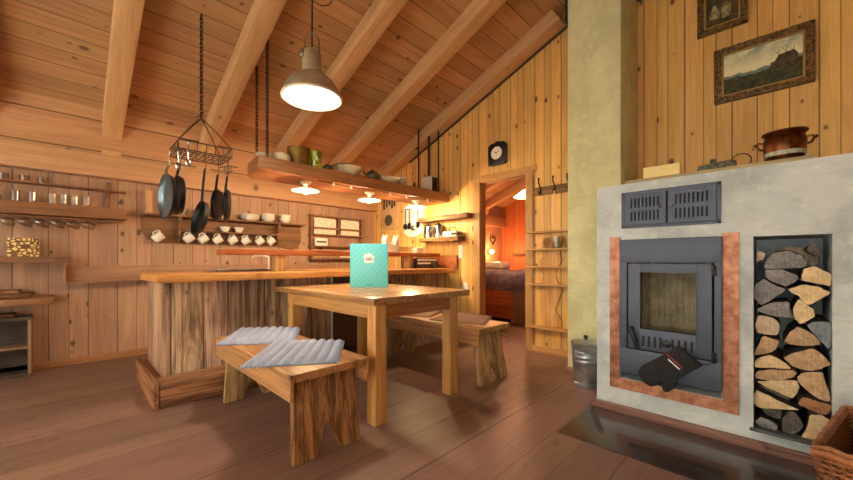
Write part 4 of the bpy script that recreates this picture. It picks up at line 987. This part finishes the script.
def shelf_lamp(y):
    t = thing('shelf_lamp', '', 'lamp', (-3.33, y, 1.79), 0, 'enamel lamps under the hanging shelf')
    MB().lathe([(0, 0), (.055, 0), (.055, -.010), (.03, -.026), (.012, -.030), (.012, -.045), (0, -.045)], seg=24).build('canopy', M['enamel'], t)
    MB().lathe([(.018, -.040), (.028, -.048), (.05, -.056), (.125, -.082), (.132, -.088), (.128, -.090), (.05, -.064), (.02, -.055)], seg=32).build('shade', M['enamel'], t)
    MB().ball((0, 0, -.088), .030, (1, 1, 1.15)).build('bulb', M['bulb'], t)
    return t
for y, s in ((1.66, 'left'), (2.44, 'middle'), (3.19, 'right')):
    t = shelf_lamp(y); t['label'] = '%s lamp of the three enamel lamps lit under the hanging shelf' % s
    l = lamp('shelf_lamp_light', 'POINT', (-3.33, y, 1.655), 16, (1.0, .70, .38), shadow_soft_size=.04); l.parent = t; l.location = (0, 0, -.135)
ZS = 1.908
tag(bowl(.075, .055).build('cream_bowl', M['cream'], None, (-3.28, 1.24, ZS)), 'small cream bowl at the left end of the hanging shelf', 'bowl')
bk2 = MB().lathe([(0, 0), (.05, 0), (.075, .03), (.08, .06), (.06, .085), (.02, .09), (0, .088)], seg=22).build('lidded_dish', M['cream'], None, (-3.25, 1.385, ZS)); tag(bk2, 'low cream lidded dish left of the brown pot on the hanging shelf', 'dish')
tag(MB().lathe([(0, .003), (.088, 0), (.092, .01), (.104, .165), (.108, .17), (.100, .17), (.086, .014), (0, .01)], seg=32).build('brown_pot', M['brasspot'], None, (-3.25, 1.55, ZS)), 'tall brown pot left of the yellow green jug on the hanging shelf', 'pot')
vj = thing('green_jug', 'shiny yellow green jug on the hanging shelf', 'jug', (-3.21, 1.705, ZS))
MB().lathe([(0, .003), (.05, 0), (.058, .02), (.055, .10), (.062, .15), (.068, .165), (.060, .165), (.05, .10), (.05, .02), (0, .012)], seg=28).build('body', M['vase_g'], vj)
MB().tube([(.055, -.02, .14), (.09, -.035, .12), (.088, -.033, .06), (.054, -.02, .03)], .008, 8).build('handle', M['vase_g'], vj)
tag(MB().lathe([(0, 0), (.035, 0), (.05, .02), (.05, .04), (.03, .06), (.012, .065), (0, .066)], seg=18).build('dark_pot', M['darkpot'], None, (-3.20, 1.83, ZS)), 'small dark pot right of the yellow green jug', 'pot')
eb = thing('enamel_basin', 'large cream enamel basin with dark rim on the hanging shelf', 'basin', (-3.26, 2.10, ZS))
MB().lathe([(0, .003), (.10, 0), (.115, .01), (.155, .085), (.168, .092), (.168, .096), (.150, .094), (.11, .014), (0, .01)], seg=36).build('bowl', M['cream'], eb)
MB().tube([(.168*math.cos(2*PI*k/36), .168*math.sin(2*PI*k/36), .094) for k in range(36)], .005, 6, True).build('rim', M['darkpot'], eb)
tp = thing('teapot', 'dark patterned teapot between the basin and the cream bowl on the hanging shelf', 'teapot', (-3.22, 2.40, ZS))
MB().lathe([(0, 0), (.05, 0), (.075, .03), (.078, .06), (.06, .09), (.03, .10), (0, .10)], seg=26).build('body', M['tin'], tp)
MB().lathe([(.032, .10), (.025, .11), (.008, .115), (.010, .125), (0, .128)], seg=16).build('lid', M['darkpot'], tp)
MB().tube([(0, -.07, .04), (0, -.105, .06), (0, -.12, .085)], [.014, .011, .008], 8).build('spout', M['tin'], tp)
MB().tube([(0, .068, .08), (0, .105, .075), (0, .105, .04), (0, .072, .03)], .007, 8).build('handle', M['tin'], tp)
tag(bowl(.135, .068, 32).build('cream_basin', M['cream'], None, (-3.24, 2.66, ZS)), 'wide low cream bowl right of the teapot on the hanging shelf', 'bowl')
tag(MB().lathe([(0, .003), (.075, 0), (.08, .01), (.09, .115), (.094, .12), (.086, .12), (.074, .014), (0, .01)], seg=28).build('white_pot', M['white'], None, (-3.32, 2.90, ZS)), 'white straight-sided pot right of the wide cream bowl on the hanging shelf', 'pot')
tag(MB().lathe([(0, 0), (.018, 0), (.02, .04), (.01, .06), (.01, .075), (0, .076)], seg=14).build('small_bottle', M['darkpot'], None, (-3.20, 3.03, ZS)), 'tiny dark bottle near the right end of the hanging shelf', 'bottle')
wx = thing('white_cabinet_box', 'upright white box with dark ribbed side at the right end of the hanging shelf', 'box', (-3.32, 3.42, ZS))
MB().box(-.09, .09, -.05, .07, 0, .225, .006).build('casing', M['boxwhite'], wx)
mb = MB(); mb.tube([(.093, .03, .02), (.097, .03, .10), (.093, .03, .2)], .012, 8).box(.09, .096, -.035, .06, .015, .21, .003); mb.build('ribbed_side', M['rust'], wx)
tag(MB().tube([(-3.36, 3.46, ZS+.228), (-3.36, 3.46, 2.5), (-3.36, 3.46, zc(-3.36))], .016, 10).build('black_pipe', M['black']), 'black pipe rising from the white box to the ceiling', 'pipe')

# ------------------------------------------------------------------ pot rack and pans
pr_ = thing('pot_rack', 'wire pot rack hanging on a long chain in front of the cup shelf', 'pot rack', (-3.2, .73, 0))
chain((0, 0, 2.13), (0, 0, zc(-3.2)-.004), .040, .0042, .010).build('chain', M['iron'], pr_)
fr = MB(); A, Bq = .15, .175
for z in (1.88, 1.815):
    fr.tube([(-A, -Bq, z), (A, -Bq, z), (A, Bq, z), (-A, Bq, z)], .005, 6, True)
for x in (-A, A):
    for k in range(7): fr.tube([(x, -Bq+2*Bq*k/6, 1.815), (x, -Bq+2*Bq*k/6, 1.88)], .003, 5)
for y in (-Bq, Bq):
    for k in range(1, 6): fr.tube([(-A+2*A*k/6, y, 1.815), (-A+2*A*k/6, y, 1.88)], .003, 5)
for k in range(1, 10): fr.tube([(-A, -Bq+2*Bq*k/10, 1.815), (A, -Bq+2*Bq*k/10, 1.815)], .003, 5)
for k in range(1, 5): fr.tube([(-A+2*A*k/5, -Bq, 1.815), (-A+2*A*k/5, Bq, 1.815)], .003, 5)
fr.build('wire_basket', M['wire'], pr_)
rd = MB()
for x in (-A, A):
    for y in (-Bq, Bq): rd.tube([(0, 0, 2.12), (x*.5, y*.5, 2.01), (x, y, 1.88)], .0045, 6)
rd.tube([(.012*math.cos(t), 0, 2.13+.018*math.sin(t)) for t in [2*PI*k/12 for k in range(12)]], .004, 6, True)
rd.tube([(0, 0, 2.15), (.05, .02, 2.17)], .003, 5).tube([(0, 0, 2.15), (-.05, -.02, 2.135)], .003, 5)
rd.build('suspension_rods', M['wire'], pr_)
def s_hook(x, y, z0, z1): return MB().tube([(x+.012, y, z0-.012), (x+.010, y, z0+.006), (x, y, z0+.012), (x-.008, y, z0), (x, y, (z0+z1)/2), (x+.008, y, z1+.01), (x, y, z1-.004), (x-.011, y, z1+.006)], .003, 6)
HK = ((-.02, -.20, 1.815, 1.72), (-.05, -.125, 1.815, 1.73), (.15, -.005, 1.815, 1.70), (0, .12, 1.815, 1.70), (0, .19, 1.815, 1.70), (.14, .15, 1.86, 1.79), (.15, -.12, 1.86, 1.80), (.1, -.17, 1.86, 1.79))
for h_ in HK: s_hook(*h_).build('hook', M['steel'] if h_[1] < -.1 else M['wire'], pr_)
def pan(label, hx, hy, hz, r, hl, az, lean, inner, deep=.035):
    """hangs by its handle end; dish axis along local +x, turned by az"""
    t = thing('frying_pan', label, 'pan', (-3.2+hx, .73+hy, hz), az, 'pans hanging from the pot rack')
    t.rotation_euler = (0, 0, az)
    rot = Matrix.Translation((0, 0, -hl)) @ Matrix.Rotation(lean, 4, 'Y') @ Matrix.Translation((0, 0, -r)) @ Matrix.Rotation(PI/2, 4, 'Y')
    b = MB(); b.lathe([(0, -.002), (r*.80, -.002), (r*.86, 0), (r, deep), (r+.004, deep), (r*.90, -.006), (r*.8, -.008), (0, -.008)], seg=40, mat=rot); b.build('pan_body', M['blackpan'], t)
    c = MB(); c.lathe([(0, -.001), (r*.80, -.001), (r*.855, .002), (r*.985, deep-.001), (r*.98, deep-.001), (r*.84, .004), (r*.79, .0012), (0, .0012)], seg=40, mat=rot); c.build('cooking_surface', M[inner], t)
    MB().tube([(.006, 0, 0), (deep*.6, 0, -hl*.5), (deep*.9, 0, -hl-.012)], [.008, .009, .010], 8).build('handle', M['steel'] if inner == 'pansteel' else M['iron'], t)
    return t
R_ = math.radians
pan('broad steel-faced pan hanging leftmost on the pot rack', -.02, -.20, 1.715, .165, .065, R_(-83), 0, 'pansteel', .03)
pan('black pan hanging directly behind the leftmost steel-faced pan', -.05, -.125, 1.725, .150, .07, R_(-90), 0, 'blackpan', .03)
pan('dark pan on a long handle in the middle of the pot rack, hanging lowest', .15, -.005, 1.695, .130, .25, R_(-86), -.20, 'blackpan', .03)
pan('narrow-looking black pan, second from the right on the pot rack', 0, .12, 1.695, .130, .115, R_(-88), 0, 'blackpan', .022)
pan('black pan seen edge-on, rightmost on the pot rack', 0, .19, 1.695, .135, .10, R_(-98), 0, 'blackpan', .02)
for i, (x, y, z, L_) in enumerate(((.1, -.17, 1.785, .12), (.15, -.12, 1.795, .10))):
    tag(MB().tube([(0, 0, 0), (0, .004, -L_*.6)], .004, 6).ball((0, .004, -L_*.75), .022, (.4, 1, 1.3)).build('small_strainer', M['steel'], None, (-3.2+x, .73+y, z)), ('small steel spoon-like tool hanging at the front left corner of the pot rack', 'small steel tool hanging beside the one at the pot rack corner')[i], 'utensil')
wk = MB()
for k in range(4):
    a = k*PI/4; wk.tube([(.02*math.cos(a), .02*math.sin(a), -.04), (.032*math.cos(a), .032*math.sin(a), -.07), (0, 0, -.10), (-.032*math.cos(a), -.032*math.sin(a), -.07), (-.02*math.cos(a), -.02*math.sin(a), -.04)], .0022, 5)
wk.tube([(0, 0, 0), (0, 0, -.045)], .004, 6).tube([(-.06, -.05, -.05), (0, 0, -.035), (.06, .05, -.05)], .004, 5)
tag(wk.build('wire_whisk', M['wire'], None, (-3.06, .88, 1.785)), 'tangled wire whisk hanging at the right of the pot rack', 'utensil')

# ------------------------------------------------------------------ pendant lamp over the table
pl = thing('pendant_lamp', 'large grey metal industrial pendant lamp lit above the table', 'lamp', (-2.333, 1.211, 2.150))
MB().lathe([(.196, 0), (.199, .004), (.199, .018), (.196, .024), (.185, .060), (.155, .115), (.110, .155), (.075, .175), (.068, .180), (.066, .30), (.060, .325), (.045, .345), (0, .35), (0, .345), (.04, .338), (.06, .29), (.066, .17), (.15, .105), (.180, .055), (.190, .02)], seg=48).build('shade', M['pendant'], pl)
MB().tube([(.201*math.cos(2*PI*k/48), .201*math.sin(2*PI*k/48), .006) for k in range(48)], .009, 8, True).build('rim', M['enamel'], pl)
MB().lathe([(0, -.004), (.10, -.003), (.188, .008), (.188, .012), (0, .002)], seg=48).build('glass_diffuser', M['disc'], pl)
ux, uy = .7127, .7016
MB().tube([(-.052*ux, -.052*uy, .28), (-.05*ux, -.05*uy, .42), (-.03*ux, -.03*uy, .46), (.03*ux, .03*uy, .46), (.05*ux, .05*uy, .42), (.052*ux, .052*uy, .28)], .006, 8).build('yoke', M['nickel'], pl)
kn = MB(); kn.lathe([(0, 0), (.024, 0), (.026, .008), (.02, .016), (.01, .02), (0, .02)], (.05*uy*.2-.02, -.066, .30), 16, Euler((PI/2, 0, 0)).to_matrix().to_4x4()); kn.build('side_knob', M['nickel'], pl)
MB().tube([(0, 0, .34), (0, 0, .46), (.002, .0, .6), (0, 0, zc(-2.333)-2.150)], .006, 6).build('cable', M['black'], pl)
MB().tube([(0, 0, .70), (.05, .05, .66), (.085, .085, .67), (.10, .10, .70), (.10, .10, .80), (.02, .02, zc(-2.333)-2.150)], .004, 6).build('slack_cable', M['black'], pl)
l = lamp('pendant_light', 'SPOT', (0, 0, 0), 45, (1.0, .88, .70), spot_size=2.6, spot_blend=.6, shadow_soft_size=.15); l.parent = pl; l.location = (0, 0, -.02)

# ------------------------------------------------------------------ bedroom seen through the doorway
bd = thing('bed', 'wooden bed with a grey violet blanket in the bedroom beyond the doorway', 'bed', (-3.6, 5.0, 0))
MB().box(-1.15, .60, 0, .05, .06, .52, .004).box(-1.15, .60, .05, 2.1, .10, .45, .004).build('front_panel', M['bed'], bd)
MB().box(.60, 1.05, -.02, .05, 0, .53, .004).build('end_board', M['bedend'], bd)
MB().box(.60, 1.05, .05, 2.1, .0, .45, .004).build('side_board', M['bedend'], bd)
b = bmesh.new(); n = 30
g = [[b.verts.new((-1.14+2.2*i/n, -.03+2.1*j/n, (.80+.02*math.sin(i*.7+j*.4)+.015*math.sin(i*1.9-j)-(.27 if j == 0 else .05 if j == 1 else 0)))) for j in range(n+1)] for i in range(n+1)]
for i in range(n):
    for j in range(n): b.faces.new((g[i][j], g[i+1][j], g[i+1][j+1], g[i][j+1]))
bmesh.ops.solidify(b, geom=b.faces[:], thickness=.03); m = MB(); m._merge(b); m.build('blanket', M['blanket'], bd, None, 60)
MB().box(-1.12, 1.02, .05, 2.05, .46, .74, .05).build('mattress', M['white'], bd)
bl = thing('bedroom_pendant', 'white cone pendant lamp in the bedroom, seen at the right of the doorway', 'lamp', (-3.05, 5.55, 2.12))
MB().lathe([(.03, .12), (.035, .12), (.20, .0), (.205, -.01), (.195, -.005), (.03, .105)], seg=32).build('shade', M['lampshade'], bl)
MB().tube([(0, 0, .11), (0, 0, zc(-3.05)-2.12)], .005, 6).build('cable', M['black'], bl)
nl = thing('bedside_lamp', 'small glowing wall lamp over the far end of the bed', 'lamp', (-4.79, 7.0, 1.22))
MB().box(-.04, 0, -.04, .04, -.05, .05, .004).build('wall_plate', M['bed'], nl)
MB().ball((.06, 0, 0), .055).build('glowing_globe', emit('bedside_glow', '#ffb060', 12), nl)
MB().tube([(0, 0, -.02), (.05, 0, -.03)], .006, 6).build('arm', M['iron'], nl)
l = lamp('bedside_light', 'POINT', (.20, 0, .0), 16, (1.0, .42, .16), shadow_soft_size=.06); l.parent = nl; l.location = (.22, -.1, 0)
l = lamp('bedroom_light', 'POINT', (0, 0, 0), 26, (1.0, .50, .26), shadow_soft_size=.1); l.parent = bl; l.location = (0, 0, -.12)
pw = MB(); pw.box(-.28, .28, -.20, .20, 0, .16, .07, seg=4); tag(pw.build('pillow', M['white'], None, (-4.45, 6.75, .82)), 'white pillow on the far corner of the bed', 'pillow')
hk = thing('wall_ornament', 'dark heart-shaped iron ornament on the bedroom wall', 'ornament', (-4.81, 7.15, 1.5))
MB().tube([(.01, .10*math.sin(t)**3*1.1, .035*(13*math.cos(t)-5*math.cos(2*t)-2*math.cos(3*t)-math.cos(4*t))/13*2.4) for t in [2*PI*k/26 for k in range(26)]], .012, 6, True).build('heart_bow', M['iron'], hk)
tag(MB().box(-.17, .17, -.10, 0, 0, .02, .003).box(-.17, .17, -.10, -.085, .02, .06, .003).build('bedroom_shelf', M['shelf_x'], None, (-4.30, 7.6, 1.12)), 'small dark shelf on the far bedroom wall', 'shelf')
